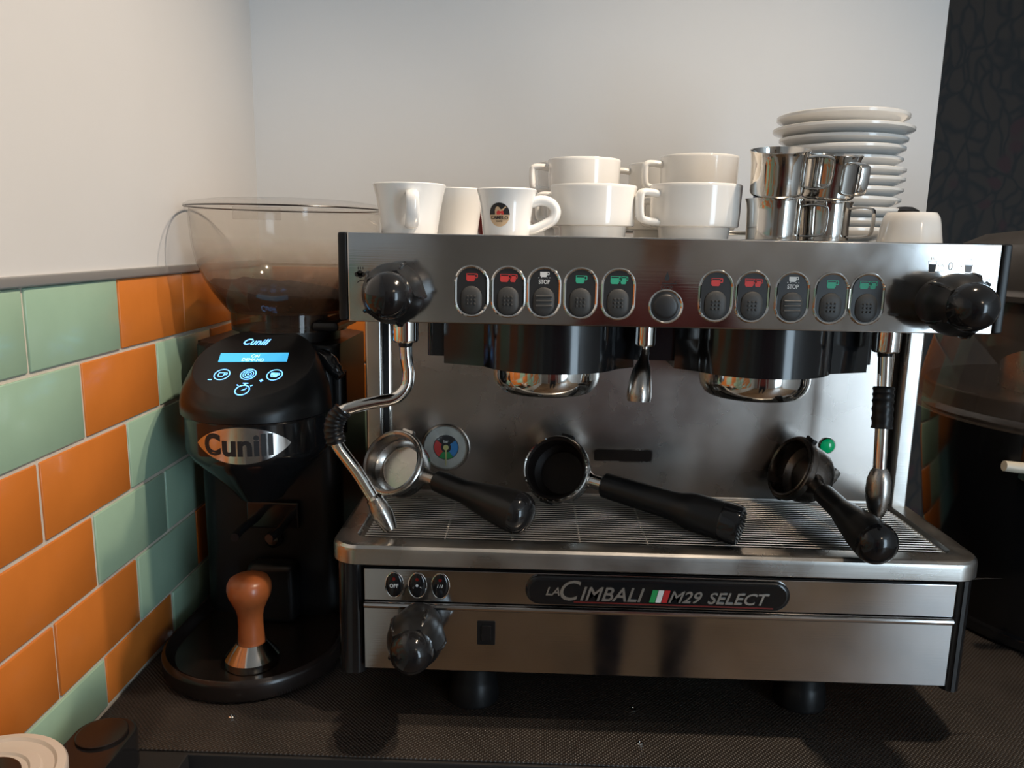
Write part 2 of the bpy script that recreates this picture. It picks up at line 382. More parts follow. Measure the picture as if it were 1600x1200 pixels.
for row in range(6):
    z1 = ZT - row * TH; z0 = max(z1 - TH, .0012)
    off = .022 + (TL / 2 if row % 2 else 0) - TL
    for k in range(8):
        a0, a1 = max(off + k * TL, .0015), min(off + (k + 1) * TL, 1.3568)
        if a1 - a0 < .012: continue
        tile('green' if BACK[row][k] == 'g' else 'orange', a0, a1, z0, z1, 'B', wall_back)
struct('wall_far', mk(box, (.9, 2.55, FLOOR), (4.2, 2.65, CEIL)), 'wallpaper', smooth=0)
struct('trim_2', mk(box, (.9, 2.535, 1.400), (4.2, 2.551, CEIL)), 'dark_wall', smooth=0)
struct('wall_right', mk(box, (4.15, -2.6, FLOOR), (4.25, 2.65, CEIL)), 'room_wall', smooth=0)
struct('floor', mk(box, (-.2, -2.7, FLOOR - .1), (4.3, 2.7, FLOOR)), 'floor_wood', smooth=0)
struct('ceiling', mk(box, (-.2, -2.7, CEIL), (4.3, 2.7, CEIL + .1)), 'ceil', smooth=0)
WX0, WX1, WZ0, WZ1 = 2.79, 3.95, -.75, 1.56
bm = NB()
box(bm, (-.12, -2.6, FLOOR), (WX0, -2.5, CEIL)); box(bm, (WX1, -2.6, FLOOR), (4.15, -2.5, CEIL))
box(bm, (WX0, -2.6, FLOOR), (WX1, -2.5, WZ0)); box(bm, (WX0, -2.6, WZ1), (WX1, -2.5, CEIL))
struct('wall_rear', bm, 'room_wall', smooth=0)
bm = NB()
for x in (WX0, (WX0 + WX1) / 2 - .02, WX1 - .04): box(bm, (x, -2.57, WZ0), (x + .04, -2.53, WZ1))
for z in (WZ0, WZ1 - .04): box(bm, (WX0, -2.57, z), (WX1, -2.53, z + .04))
struct('window_1', bm, 'ceil', smooth=0)

# ------------------------------------------------------------------ worktop
WT = thing('worktop', 'black rubber-covered worktop under the coffee machine and grinder', 'worktop', (0.7, 1.2, 0))
obj('slab', mk(box, (.0005, .874, -.04), (1.95, 1.632, -.003), .003), 'black_matt', WT)
obj('rubber_mat', mk(box, (.0005, .878, -.003), (1.95, 1.631, 0), .001), 'counter', WT)
obj('corner_slab', mk(box, (.0020, .45, -.04), (.150, .8735, -.0005), .003), 'black_matt', WT)
obj('front_panel', mk(box, (.0005, .90, FLOOR), (1.95, .93, -.04)), 'black_matt', WT)
for x, y in ((.1749, .9502), (.7234, .9986), (.7231, .9221)):
    bm = NB(); lathe(bm, [(.0045, -.0005), (.0045, .001), (.003, .0022), (.0012, .0022), (.0008, .0014), (0, .0014)], (x, y, 0), seg=14)
    obj('screw', bm, 'chrome', WT)

# ------------------------------------------------------------------ espresso machine
EM = thing('espresso_machine', 'wide stainless steel two-group espresso machine carrying cups on its top', 'coffee machine', (.733, 1.18, 0))
XL, XR, XM = .345, 1.1222, .733
# lower body
obj('lower_body', mk(box, (.337, .975, .082), (1.13, 1.42, .2265), .004), 'black_plastic', EM)
def end_cap(x0, x1, sgn):
    bm = NB(); r = .018
    poly = []
    for (u, v) in rrect(x0, x1, .954, 1.41, .015, 5): poly.append((u, v))
    prism(bm, poly, .068, .2275, flat_top, .004)
    return bm
obj('end_cap', end_cap(.321, .3578, -1), 'black_gloss', EM)
obj('end_cap', end_cap(1.1212, 1.1465, 1), 'black_gloss', EM)
for x, y in ((.498, 1.02), (.965, 1.035), (.45, 1.36), (1.02, 1.36)):
    bm = NB(); lathe(bm, [(0, 0), (.036, 0), (.037, .004), (.034, .03), (.031, .034), (.031, .06), (.036, .066), (.036, .0815), (0, .0815)], (x, y, .0004), seg=32)
    obj('foot', bm, 'black_plastic', EM)
# lower steel panels
lp = NB(); f = front(.953)
prof = [(.0768, 0), (.0768, .004), (.0790, .006), (.1640, .006), (.1652, .0068), (.1668, .0092), (.1690, .0098), (.1712, .0090), (.1730, .0068), (.1742, .0030), (.1742, 0)]
A = [[lp.verts.new((x, .957 - d, z)) for z, d in prof] for x in (.3582, 1.1206)]
for i in range(len(prof)): lp.faces.new((A[0][i], A[0][(i + 1) % len(prof)], A[1][(i + 1) % len(prof)], A[1][i]))
lp.faces.new(A[0]); lp.faces.new(list(reversed(A[1])))
obj('front_panel', lp, 'panel_steel', EM, smooth=30)
obj('body_filler', mk(box, (.3585, .956, .078), (1.1203, .976, .2195)), 'black_plastic', EM, smooth=0)
ctrl = obj('control_strip', mk(box, (.3582, .9515, .1752), (1.1209, .957, .2192), .0012), 'panel_steel', EM)
# drip tray surround with rounded corners and a stepped opening
bm = NB(); n = 8
def tray_ring(x0, x1, y0, y1, r, z): return [Vector((u, v, z)) for u, v in rrect(x0, x1, y0, y1, r, n)]
TX0, TX1, TY0, TY1 = .3145, 1.1515, .939, 1.215
R = [tray_ring(.352, 1.114, .978, 1.172, .012, .236), tray_ring(.352, 1.114, .978, 1.172, .012, .2480), tray_ring(.346, 1.120, .972, 1.1745, .014, .2490),
     tray_ring(.3445, 1.1215, .9705, 1.1755, .015, .2535), tray_ring(.3435, 1.1225, .9695, 1.1765, .016, .2548),
     tray_ring(TX0 + .009, TX1 - .009, TY0 + .009, TY1 - .009, .030, .2552), tray_ring(TX0 + .004, TX1 - .004, TY0 + .004, TY1 - .004, .034, .2540),
     tray_ring(TX0 + .001, TX1 - .001, TY0 + .001, TY1 - .001, .036, .2508), tray_ring(TX0, TX1, TY0, TY1, .037, .2465),
     tray_ring(TX0, TX1, TY0, TY1, .037, .2300), tray_ring(TX0 + .0015, TX1 - .0015, TY0 + .0015, TY1 - .0015, .036, .2285), tray_ring(TX0 + .02, TX1 - .02, TY0 + .02, TY1 - .02, .03, .2285)]
rings_loft(bm, R, cap=False)
obj('tray_surround', bm, 'brushed', EM, smooth=28)
obj('tray_basin', mk(box, (.35, .976, .2266), (1.116, 1.174, .237)), 'black_matt', EM, smooth=0)
grid = NB()
for x in (.3535, 1.1105): box(grid, (x, .9795, .2425), (x + .003, 1.1705, .2475))
grid = obj('drip_grid', grid, 'worn_steel', EM)
NS = 23
sl = None
for i in range(NS):
    y = .9835 + i * (1.168 - .9835) / (NS - 1)
    if sl is None:
        bm = NB(); tube(bm, [(.354, y, .2515), (1.113, y, .2515)], .00095, seg=8); sl = obj('slat', bm, 'slat_steel', grid); sl_y = y
    else:
        c = sl.copy(); C.objects.link(c); c.parent = grid; c.location = (0, y - sl_y, 0)
for x in (.46, .55, .64, .73, .82, .91, 1.0):
    obj('cross_rod', mk(tube, [(x, .9795, .2480), (x, 1.171, .2480)], .0016, seg=6), 'worn_steel', grid)
# back wall of the brewing bay and the two upright columns
back = obj('back_panel', mk(box, (.3455, 1.176, .2465), (1.1385, 1.181, .545)), 'back_steel', EM, smooth=0)
obj('rear_body', mk(box, (.338, 1.2, .2275), (1.128, 1.42, .541), .003), 'black_plastic', EM)
for x0, x1 in ((.3215, .3462), (1.1195, 1.1442)):
    bm = NB(); prism(bm, rrect(x0, x1, 1.150, 1.30, .004, 3), .2545, .5412, flat_top); obj('column', bm, 'brushed', EM)
for x0, x1 in ((.3464, .3532), (1.1125, 1.1193)):
    obj('column_seal', mk(box, (x0, 1.168, .2545), (x1, 1.178, .541)), 'black_matt', EM, smooth=0)
for x in (.3545, 1.1110):
    obj('seal_bead', mk(tube, [(x, 1.1695, .255), (x, 1.1695, .541)], .0014, seg=8), 'chrome', EM)
# upper housing, fascia, end plates, cup shelf
obj('upper_housing', mk(box, (.3455, .962, .5425), (1.1215, 1.42, .6395)), 'black_plastic', EM, smooth=0)
fas = obj('fascia', mk(box, (XL, .950, .5410), (XR, .9615, .6485), .0022, 2), 'polished', EM)
for x0, x1 in ((.3335, .3448), (1.1224, 1.1340)):
    obj('end_plate', mk(box, (x0, .949, .5420), (x1, 1.425, .6488), .003), 'black_plastic', EM)
obj('cup_shelf', mk(box, (.3455, .962, .640), (1.1215, 1.42, .6455), .0008), 'brushed', EM)
obj('rear_rail', mk(tube, [(.36, 1.405, .662), (1.11, 1.405, .662)], .004, seg=10), 'chrome', EM)
for x in (.36, .61, .86, 1.11): obj('rail_post', mk(tube, [(x, 1.405, .645), (x, 1.405, .662)], .0035, seg=8), 'chrome', EM)
# brewing groups
bm = NB(); prism(bm, rrect(.426, 1.034, 1.065, 1.1755, .008, 3), .484, .5408, flat_top, 0); obj('group_housing', bm, 'black_gloss', EM)
for gx, hl, hr in ((.595, .145, .115), (.880, .115, .145)):
    poly = [(gx + hr, 1.17), (gx - hl, 1.17), (gx - hl, 1.06)]
    a = math.asin(.045 / .10)
    for k in range(21):
        t = PI + a + (PI - 2 * a) * k / 20
        poly.append((gx + .100 * math.cos(t) * 1.0, 1.085 + .100 * math.sin(t)))
    poly.append((gx + hr, 1.06))
    bm = NB(); prism(bm, poly, .4745, .5405, flat_top, 0)
    obj('group_cover', bm, 'black_gloss', EM)
    bm = NB(); lathe(bm, [(.060, .478), (.0735, .478), (.0735, .462), (.0715, .452), (.0655, .443), (.0615, .4405), (.0575, .4405), (.056, .446), (.056, .462), (0, .462)], (gx - .004, 1.066, 0), seg=56)
    h = obj('group_head', bm, 'chrome', EM)
    bm = NB(); lathe(bm, [(.054, .456), (.054, .4635), (0, .4635)][::-1] + [(0, .456)], (gx - .004, 1.066, 0), seg=40); obj('shower_screen', bm, 'worn_steel', h)
# water spout between the groups
bm = NB(); lathe(bm, [(0, .509), (.0125, .509), (.0135, .512), (.0135, .541), (0, .541)], (.7195, 1.03, 0), seg=24); sp = obj('water_spout', bm, 'chrome', EM)
bm = NB()
tube(bm, spline([(.7195, 1.03, .510), (.7195, 1.028, .500), (.717, 1.021, .485), (.714, 1.015, .468), (.7125, 1.010, .452), (.712, 1.008, .438)], 4),
     [.0055] * 4 + [.006] * 3 + [.0075, .009, .0105, .012, .013, .0138, .0145, .015, .0155, .0158, .016, .016, .0155, .0150], seg=22)
obj('spout_nozzle', bm, 'worn_steel', sp)
bm = NB(); tube(bm, [(.7132, 1.0115, .456), (.7128, 1.0108, .4535)], .0153, seg=22); obj('collar', bm, 'chrome', sp)

# icons -------------------------------------------------------------------
def cup_poly(x, z, w, h): return [(x - w / 2, z + h / 2), (x - w / 2, z - h * .2), (x - w * .36, z - h / 2), (x + w * .36, z - h / 2), (x + w / 2, z - h * .2), (x + w / 2, z + h / 2)]
def cup_icon(bm, x, z, w, h, f, d, double=False, slot=True):
    n = [(x - w * .1, w)] if not double else [(x - w * .26, w * .56), (x + w * .30, w * .36)]
    for cx, ww in n:
        if slot:   # a dark band across the cup: the cup in three bars round it
            p = cup_poly(cx, z - h * .12, ww, h * .76); prism(bm, p, 0, d, f)
            prism(bm, [(cx - ww / 2, z + h * .5), (cx - ww / 2, z + h * .42), (cx + ww / 2, z + h * .42), (cx + ww / 2, z + h * .5)], 0, d, f)
            prism(bm, [(cx - ww / 2, z + h * .45), (cx - ww / 2, z + h * .2), (cx - ww * .4, z + h * .2), (cx - ww * .4, z + h * .45)], 0, d, f)
        else: prism(bm, cup_poly(cx, z, ww, h), 0, d, f)
        hx = cx + ww / 2
        ringprism(bm, rrect(hx - ww * .02, hx + ww * .32, z - h * .1, z + h * .5, h * .14, 3), rrect(hx - ww * .02 + .0004, hx + ww * .32 - ww * .1, z - h * .1 + h * .14, z + h * .5 - h * .14, h * .08, 3), 0, d, f)
FF = front(.950)
BZ = .5808
def button(x, kind):
    o = ellipse
    bm = NB(); W, H = .0205, .0312
    def cap(w, h, m=18): # stadium-like oval
        return rrect(x - w, x + w, BZ - h, BZ + h, w * .98, 8)
    L = [(cap(W + .0008, H + .0008), -.001), (cap(W, H), .0018), (cap(W - .0012, H - .0012), .0024), (cap(W - .0028, H - .0028), .0014), (cap(W - .0032, H - .0032), -.001)]
    rings_loft(bm, [[FF(u, v, d) for u, v in p] for p, d in L], cap=False)
    b = obj('dose_button', bm, 'chrome', EM)
    bm = NB(); prism(bm, cap(W - .0028, H - .0028), -.002, .0008, FF); obj('button_plate', bm, 'button_black', b)
    # domed rubber pad
    rr = []
    for s, d in ((1, .0006), (.97, .0022), (.85, .0034), (.6, .0042), (.25, .0045)):
        rr.append([FF(x + (u - x) * s, BZ - .0105 + (v - BZ) * s, d) for u, v in rrect(x - .0130, x + .0130, BZ - .0172, BZ + .0172, .0128, 7)])
    bm = NB(); rings_loft(bm, rr); obj('button_pad', bm, 'button_pad', b)
    bm = NB()
    if kind == 'stop':
        for k in range(3): box(bm, (x - .010, .9448, BZ - .017 + k * .0058), (x + .010, .9468, BZ - .0145 + k * .0058), .0006, 1)
    else:
        for i in range(3):
            for k in range(4 if False else 3): lathe(bm, [(0, .001), (.0011, .0008), (.0015, -.001)], (x + (i - 1) * .0044, .9448, BZ - .0105 + (k - 1) * .0046), (0, -1, 0), seg=8)
    obj('pad_relief', bm, 'button_pad', b)
    bm = NB(); g = front(.9492)
    m = {'r': 'red', 'g': 'green', 's': 'white_print'}[kind[0]]
    if kind == 'stop':
        cup_icon(bm, x, BZ + .0218, .0085, .0062, g, .0003, slot=False)
        for k in (-2, -1, 1, 2): prism(bm, rrect(x - .0005 + k * .0033, x + .0005 + k * .0033, BZ + .0176, BZ + .0184, .0003, 2), 0, .0003, g)
        obj('cup_icon', bm, m, b, smooth=0)
        text('stop_lettering', 'STOP', x - .0066, x + .0066, BZ + .0105, BZ + .0158, g, m, b, depth=.0003, bold=.02)
    else:
        cup_icon(bm, x, BZ + .0168, .0105 if kind[1] == '1' else .0185, .0095, g, .0003, double=kind[1] == '2')
        obj('cup_icon', bm, m, b, smooth=0)
for xs in ((.4956, .5401, .5834, .6275, .6729), (.7897, .8333, .8806, .9269, .9694)):
    for x, k in zip(xs, ('r1', 'r2', 'stop', 'g1', 'g2')): button(x, k)
# round button
bm = NB(); lathe(bm, [(.0212, -.001), (.0207, .0018), (.0195, .0024), (.0178, .0012), (.0174, -.001)], (.7306, .950, .5672), (0, -1, 0), seg=44)
rb = obj('round_button', bm, 'chrome', EM)
bm = NB(); lathe(bm, [(.0178, -.001), (.0178, .0008), (.0150, .0016), (.0140, .0030), (.011, .0040), (0, .0046)], (.7306, .950, .5672), (0, -1, 0), seg=40); obj('button_pad', bm, 'button_black', rb)
bm = NB(); dx, dz = .7306, .6015
prism(bm, [(dx, dz + .0075), (dx - .0022, dz + .002), (dx - .003, dz - .001), (dx - .0015, dz - .0035), (dx + .0015, dz - .0035), (dx + .003, dz - .001), (dx + .0022, dz + .002)], 0, .0002, FF)
for k in (-2, -1, 1, 2): prism(bm, rrect(dx + k * .005 - .0007, dx + k * .005 + .0007, dz - .005, dz - .0042, .0003, 2), 0, .0002, FF)
prism(bm, rrect(dx - .006, dx + .012, dz - .0075, dz - .0065, .0003, 2), 0, .0002, FF)
obj('drop_icon', bm, 'black_print', fas, smooth=0)
text('stop_lettering', 'STOP', dx - .007, dx + .007, dz - .0145, dz - .0095, FF, 'black_print', fas, depth=.0002)
# marks round the steam knobs
text('zero_mark', '0', .3905, .3955, .5995, .6085, FF, 'black_print', fas, depth=.0002)
bm = NB()
for cx, cz, r in ((.3565, .5985, .003), (.3600, .6000, .0035), (.3640, .5985, .003), (.3605, .5970, .003)): prism(bm, ellipse(cx, cz, r, r, 12), 0, .0002, FF)
for k in range(3): prism(bm, rrect(.3575 + k * .003, .3583 + k * .003, .6045, .6075, .0003, 2), 0, .0002, FF)
for k in range(8):
    t0, t1 = math.radians(50 + k * 11), math.radians(61 + k * 11)
    prism(bm, [(.3635 + r * math.cos(t), .5825 + r * math.sin(t)) for r, t in ((.0085, t0), (.0095, t0), (.0095, t1), (.0085, t1))], 0, .0002, FF)
obj('steam_icon', bm, 'black_print', fas, smooth=0)
text('zero_mark', '0', 1.0612, 1.0662, .6165, .6265, FF, 'black_print', fas, depth=.0002)
for gx, s in ((1.0425, 1), (1.0850, -1)):
    bm = NB(); prism(bm, [(gx - .0042, .6235), (gx - .003, .6145), (gx + .003, .6145), (gx + .0042, .6235)], 0, .0002, FF)
    obj('glass_icon', bm, 'grey_print' if s < 0 else 'black_print', fas, smooth=0)
    bm = NB(); ringprism(bm, [(gx - .0052, .6275), (gx - .0036, .6135), (gx + .0036, .6135), (gx + .0052, .6275)], [(gx - .0046, .627), (gx - .0032, .6139), (gx + .0032, .6139), (gx + .0046, .627)], 0, .0002, FF)
    for k in range(3): prism(bm, rrect(gx - .0024 + k * .002, gx - .0017 + k * .002, .6285, .6315, .0002, 2), 0, .0002, FF)
    obj('glass_outline', bm, 'beige', fas, smooth=0)
    text('on_off_lettering', 'ON\nOFF', gx + s * .0108 - .004, gx + s * .0108 + .004, .6145, .6245, FF, 'beige', fas, depth=.0002)
bm = NB()
for cx, cz, r in ((1.1050, .6005, .0025), (1.1085, .6018, .003), (1.1115, .6005, .0025)): prism(bm, ellipse(cx, cz, r, r, 12), 0, .0002, FF)
for k in range(3): prism(bm, rrect(1.106 + k * .0026, 1.1067 + k * .0026, .6055, .608, .0003, 2), 0, .0002, FF)
obj('steam_icon', bm, 'black_print', fas, smooth=0)

# black tap knobs: flange, swollen finned grip, shiny domed end
def tap_knob(x, y, z):
    c = (x, y, z); ax = (0, -1, 0)
    bm = NB()
    prof = [(.026, -.002), (.0285, .002), (.030, .008), (.0315, .016), (.034, .026), (.0358, .036), (.0358, .046), (.034, .056), (.0305, .066), (.0275, .072)]
    d, u, v = Vector(ax), Vector((1, 0, 0)), Vector((0, 0, 1)); rings = []
    for r, h in prof:
        ring = []
        for k in range(60):
            t = 2 * PI * k / 60 + .3
            lob = max(0, math.cos(5 * t)) ** 8 * .0022 * min(1, max(0, (h - .010) / .03))
            rr = r + lob
            ring.append(Vector(c) + d * h + u * rr * math.cos(t) + v * rr * math.sin(t))
        rings.append(ring)
    rings_loft(bm, rings)
    k_ = obj('tap_knob', bm, 'black_plastic', EM)
    bm = NB(); lathe(bm, [(.0275, .0715), (.0268, .078), (.0245, .086), (.020, .0925), (.0135, .0965), (.006, .0985), (0, .099)], c, ax, seg=40); obj('domed_end', bm, 'black_gloss', k_)
    for j in range(5):
        t = 2 * PI * j / 5 - .06
        p = lambda h, r: Vector(c) + d * h + u * r * math.cos(t) + v * r * math.sin(t)
        bm = NB(); tube(bm, [p(.030, .0355), p(.044, .0375), p(.058, .0355), p(.066, .0310)], [.0015, .0026, .0026, .0014], seg=8); obj('grip_fin', bm, 'black_gloss', k_)
tap_knob(.408, .950, .579); tap_knob(1.054, .950, .579); tap_knob(.432, .951, .146)

# oval switches on the control strip
FC = front(.9515)
def oval_switch(x, kind):
    z = .1975
    L = [(.0128, .0185, -.001), (.0122, .0180, .0012), (.0112, .0170, .0015), (.0104, .0162, .0008)]
    bm = NB(); rings_loft(bm, [[FC(u, v, d) for u, v in ellipse(x, z, a, b, 32)] for a, b, d in L], cap=False); s = obj('oval_switch', bm, 'chrome', EM)
    bm = NB(); rings_loft(bm, [[FC(x + (u - x) * k, z + (v - z) * k, d) for u, v in ellipse(x, z, .0106, .0164, 32)] for k, d in ((1, -.001), (1, .0012), (.85, .0024), (.5, .0031), (.1, .0033))]); obj('switch_face', bm, 'black_gloss', s)
    g = lambda u, v, d: FC(u, v, .0034 - 20 * ((u - x) ** 2 + .5 * (v - z) ** 2) + d)
    bm = NB(); lathe(bm, [(0, .001), (.0022, .0008), (.0030, -.001)], FC(x, z + .0092, .0024), (0, -1, 0), seg=12); obj('indicator_lens', bm, 'red_led', s)
    bm = NB()
    if kind == 'off':
        obj('off_lettering', text_bm('OFF', x - .0058, x + .0058, z - .0028, z + .0026, g, depth=.0003, bold=.02), 'white_print', s, smooth=0)
        prism(bm, rrect(x - .0065, x + .0065, z - .0062, z - .0052, .0004, 2), 0, .0003, g)
    else:
        for a in ((x - .007, x - .0062, z - .006, z + .001), (x + .0062, x + .007, z - .006, z + .001), (x - .0068, x + .0068, z - .0066, z - .0056)): prism(bm, rrect(*a, .0003, 2), 0, .0003, g)
        if kind == 'tank':
            prism(bm, rrect(x - .0055, x + .0055, z - .0030, z - .0008, .0006, 3), 0, .0003, g); prism(bm, ellipse(x, z + .0012, .0018, .0018, 12), 0, .0003, g)
        else:
            for k in range(3): prism(bm, [(x - .004 + k * .003, z - .001), (x - .003 + k * .003, z + .0032), (x - .0022 + k * .003, z + .0032), (x - .0032 + k * .003, z - .001)], 0, .0003, g)
            prism(bm, rrect(x - .0055, x + .0055, z - .0042, z - .0030, .0004, 2), 0, .0003, g)
    obj('switch_symbol', bm, 'white_print', s, smooth=0)
oval_switch(.398, 'off'); oval_switch(.4282, 'tank'); oval_switch(.4583, 'heat')
# square socket in the lower panel
bm = NB(); prism(bm, rrect(.5068, .5308, .1172, .1512, .0015, 2), -.001, .0015, FC, .0006); sq = obj('square_switch', bm, 'black_plastic', EM)
bm = NB(); prism(bm, rrect(.5125, .5255, .1235, .1455, .001, 2), .001, .0035, FC, .0008); obj('rocker', bm, 'black_gloss', sq)
# name badge
bm = NB(); rr = []
for s, d in ((0, -.001), (0, .003), (.0018, .0052), (.006, .0062)):
    rr.append([FC(u, v, d) for u, v in rrect(.5690 + s, .9093 - s, .1782 + s, .2178 - s, .0197 - s, 10)])
rings_loft(bm, rr); bd = obj('name_badge', bm, 'black_gloss', EM)
FB = front(.9515 - .0062)
KZ = dict(depth=.0012, bold=.01)
text('maker_lettering', 'LA', .5955, .6135, .1925, .2035, FB, 'silver_letter', bd, shear=.3, **KZ)
text('maker_lettering', 'C', .6140, .6405, .1862, .2138, FB, 'silver_letter', bd, shear=.25, depth=.0014, bold=.0)
text('maker_lettering', 'IMBALI', .6400, .7225, .1868, .2055, FB, 'silver_letter', bd, shear=.3, **KZ)
text('model_lettering', 'M29', .7535, .7965, .1868, .2030, FB, 'silver_letter', bd, shear=.35, **KZ)
text('model_lettering', 'SELECT', .8035, .8820, .1868, .2025, FB, 'silver_letter', bd, shear=.3, **KZ)
for k, m in enumerate(('flag_green', 'white_print', 'flag_red')):
    x = .7290 + k * .0078
    bm = NB(); prism(bm, [(x, .1868), (x + .0070, .1868), (x + .0108, .2035), (x + .0038, .2035)], 0, .0008, FB); obj('flag_stripe', bm, m, bd, smooth=0)
bm = NB(); prism(bm, [(.632, .1832), (.888, .1818), (.888, .1838), (.632, .1848)], 0, .0004, FB); obj('underline', bm, 'dark_red', bd, smooth=0)

# pressure gauge on the back panel
GX, GZ, GY = .4404, .3238, 1.176
FG = front(GY)
bm = NB(); lathe(bm, [(.0375, -.001), (.0375, .003), (.0362, .0055), (.0342, .0055), (.0335, .003), (.0335, .0005), (0, .0005)], (GX, GY, GZ), (0, -1, 0), seg=56); ga = obj('pressure_gauge', bm, 'worn_steel', EM)
bm = NB(); prism(bm, ellipse(GX, GZ, .0334, .0334, 48), .0005, .0012, FG); obj('dial_face', bm, 'dial_white', ga)
bm = NB(); prism(bm, ellipse(GX, GZ, .0198, .0198, 40), .0012, .0016, FG); obj('dial_centre', bm, 'black_print', ga)
def sector(a0, a1, r0, r1, m, name):
    bm = NB(); A = [math.radians(a0 + (a1 - a0) * k / 10) for k in range(11)]
    prism(bm, [(GX + r1 * math.cos(a), GZ + r1 * math.sin(a)) for a in A] + [(GX + r0 * math.cos(a), GZ + r0 * math.sin(a)) for a in reversed(A)], .0016, .0019, FG); obj(name, bm, m, ga, smooth=0)
sector(142, 234, .008, .0186, 'red', 'dial_sector'); sector(236, 305, .008, .0186, 'flag_green', 'dial_sector'); sector(307, 398, .008, .0186, 'dial_blue', 'dial_sector')
text('dial_lettering', 'bar', GX - .0035, GX + .0040, GZ + .0075, GZ + .0118, FG, 'white_print', ga, depth=.0002, lift=.0018, bold=.02)
bm = NB(); prism(bm, [(GX - .0012, GZ + .004), (GX + .0012, GZ + .004), (GX + .0008, GZ - .029), (GX - .0002, GZ - .029)], .0022, .0027, FG)
prism(bm, ellipse(GX, GZ, .0042, .0042, 20), .002, .0034, FG); obj('needle', bm, 'needle', ga)
bm = NB(); prism(bm, ellipse(GX, GZ, .034, .034, 40), .0040, .0046, FG); obj('gauge_glass', bm, 'gauge_glass', ga)
# sight slot and pilot lamp
bm = NB(); ringprism(bm, rrect(.6685, .7612, .3065, .3285, .004, 4), rrect(.6705, .7592, .3085, .3265, .0035, 4), -.001, .0012, FG); sl_ = obj('sight_slot', bm, 'worn_steel', EM)
bm = NB(); prism(bm, rrect(.6705, .7592, .3085, .3265, .0035, 4), -.001, .0002, FG); obj('slot_window', bm, 'brown_black', sl_)
bm = NB(); lathe(bm, [(.0125, -.001), (.0125, .002), (.0112, .0035)], (1.0264, GY, .3416), (0, -1, 0), seg=28); pl = obj('pilot_light', bm, 'chrome', EM)
bm = NB(); lathe(bm, [(.0114, 0), (.0112, .0035), (.009, .006), (.005, .0075), (0, .008)], (1.0264, GY, .3416), (0, -1, 0), seg=28); obj('lens', bm, 'pilot', pl)

# steam wands
def steam_wand(base, path, grip, end, noz_r):
    bm = NB(); x, y, z = base
    lathe(bm, [(0, z - .034), (.0155, z - .034), (.0175, z - .031), (.0175, z - .006), (.0165, z), (0, z)], (x, y, 0), seg=28); wd = obj('steam_wand', bm, 'chrome', EM)
    bm = NB(); lathe(bm, [(0, z - .041), (.0085, z - .041), (.0095, z - .037), (.0095, z - .033)], (x, y, 0), seg=20); obj('pivot', bm, 'black_plastic', wd)
    bm = NB(); tube(bm, path, .0085, seg=18); obj('pipe', bm, 'chrome', wd)
    bm = NB(); g = spline(grip, 8); tube(bm, g, [.0125 + (.0012 if k % 3 == 1 else 0) for k in range(len(g))], seg=22); obj('grip_sleeve', bm, 'black_plastic', wd)
    a, b = Vector(end[0]), Vector(end[1]); d = b - a; L = d.length
    bm = NB(); lathe(bm, [(r, h * L) for r, h in noz_r], a, d, seg=26); obj('nozzle', bm, 'worn_steel', wd)
pL = spline([(.4020, 1.030, .505), (.4030, 1.030, .485), (.4055, 1.030, .464), (.4025, 1.028, .445), (.388, 1.024, .431), (.365, 1.018, .4265), (.343, 1.012, .4225), (.322, 1.006, .4165)], 6)
pL += spline([(.3125, 1.003, .405), (.3105, 1.001, .388), (.316, .999, .370), (.3420, .996, .335), (.3655, .992, .298)], 5)
steam_wand((.402, 1.03, .541), pL, [(.3225, 1.006, .4175), (.3135, 1.0035, .406), (.3100, 1.001, .390), (.3145, .9995, .373)], ((.3640, .9925, .303), (.3880, .988, .2585)),
           [(0, -.02), (.0085, -.02), (.0095, .02), (.0115, .06), (.0115, .18), (.0132, .28), (.0138, .55), (.0115, .85), (.0098, .98), (.004, 1), (0, .99)])
steam_wand((1.0340, 1.03, .541), [(1.0340, 1.03, .507), (1.0350, 1.025, .46), (1.0325, 1.012, .40), (1.0320, 1.004, .34)], [(1.0348, 1.0255, .4615), (1.0340, 1.021, .44), (1.0335, 1.016, .4075)], ((1.0320, 1.004, .356), (1.0320, 1.000, .2885)),
           [(0, -.01), (.009, -.01), (.012, .06), (.0155, .22), (.0163, .42), (.0155, .62), (.012, .82), (.0085, .93), (.007, .94), (.0055, 1.05), (.003, 1.06), (0, 1.05)])
bm = NB(); tube(bm, [(1.0585, 1.075, .541), (1.0600, 1.07, .40), (1.0600, 1.07, .258)], .0065, seg=14); obj('feed_pipe', bm, 'chrome', EM)

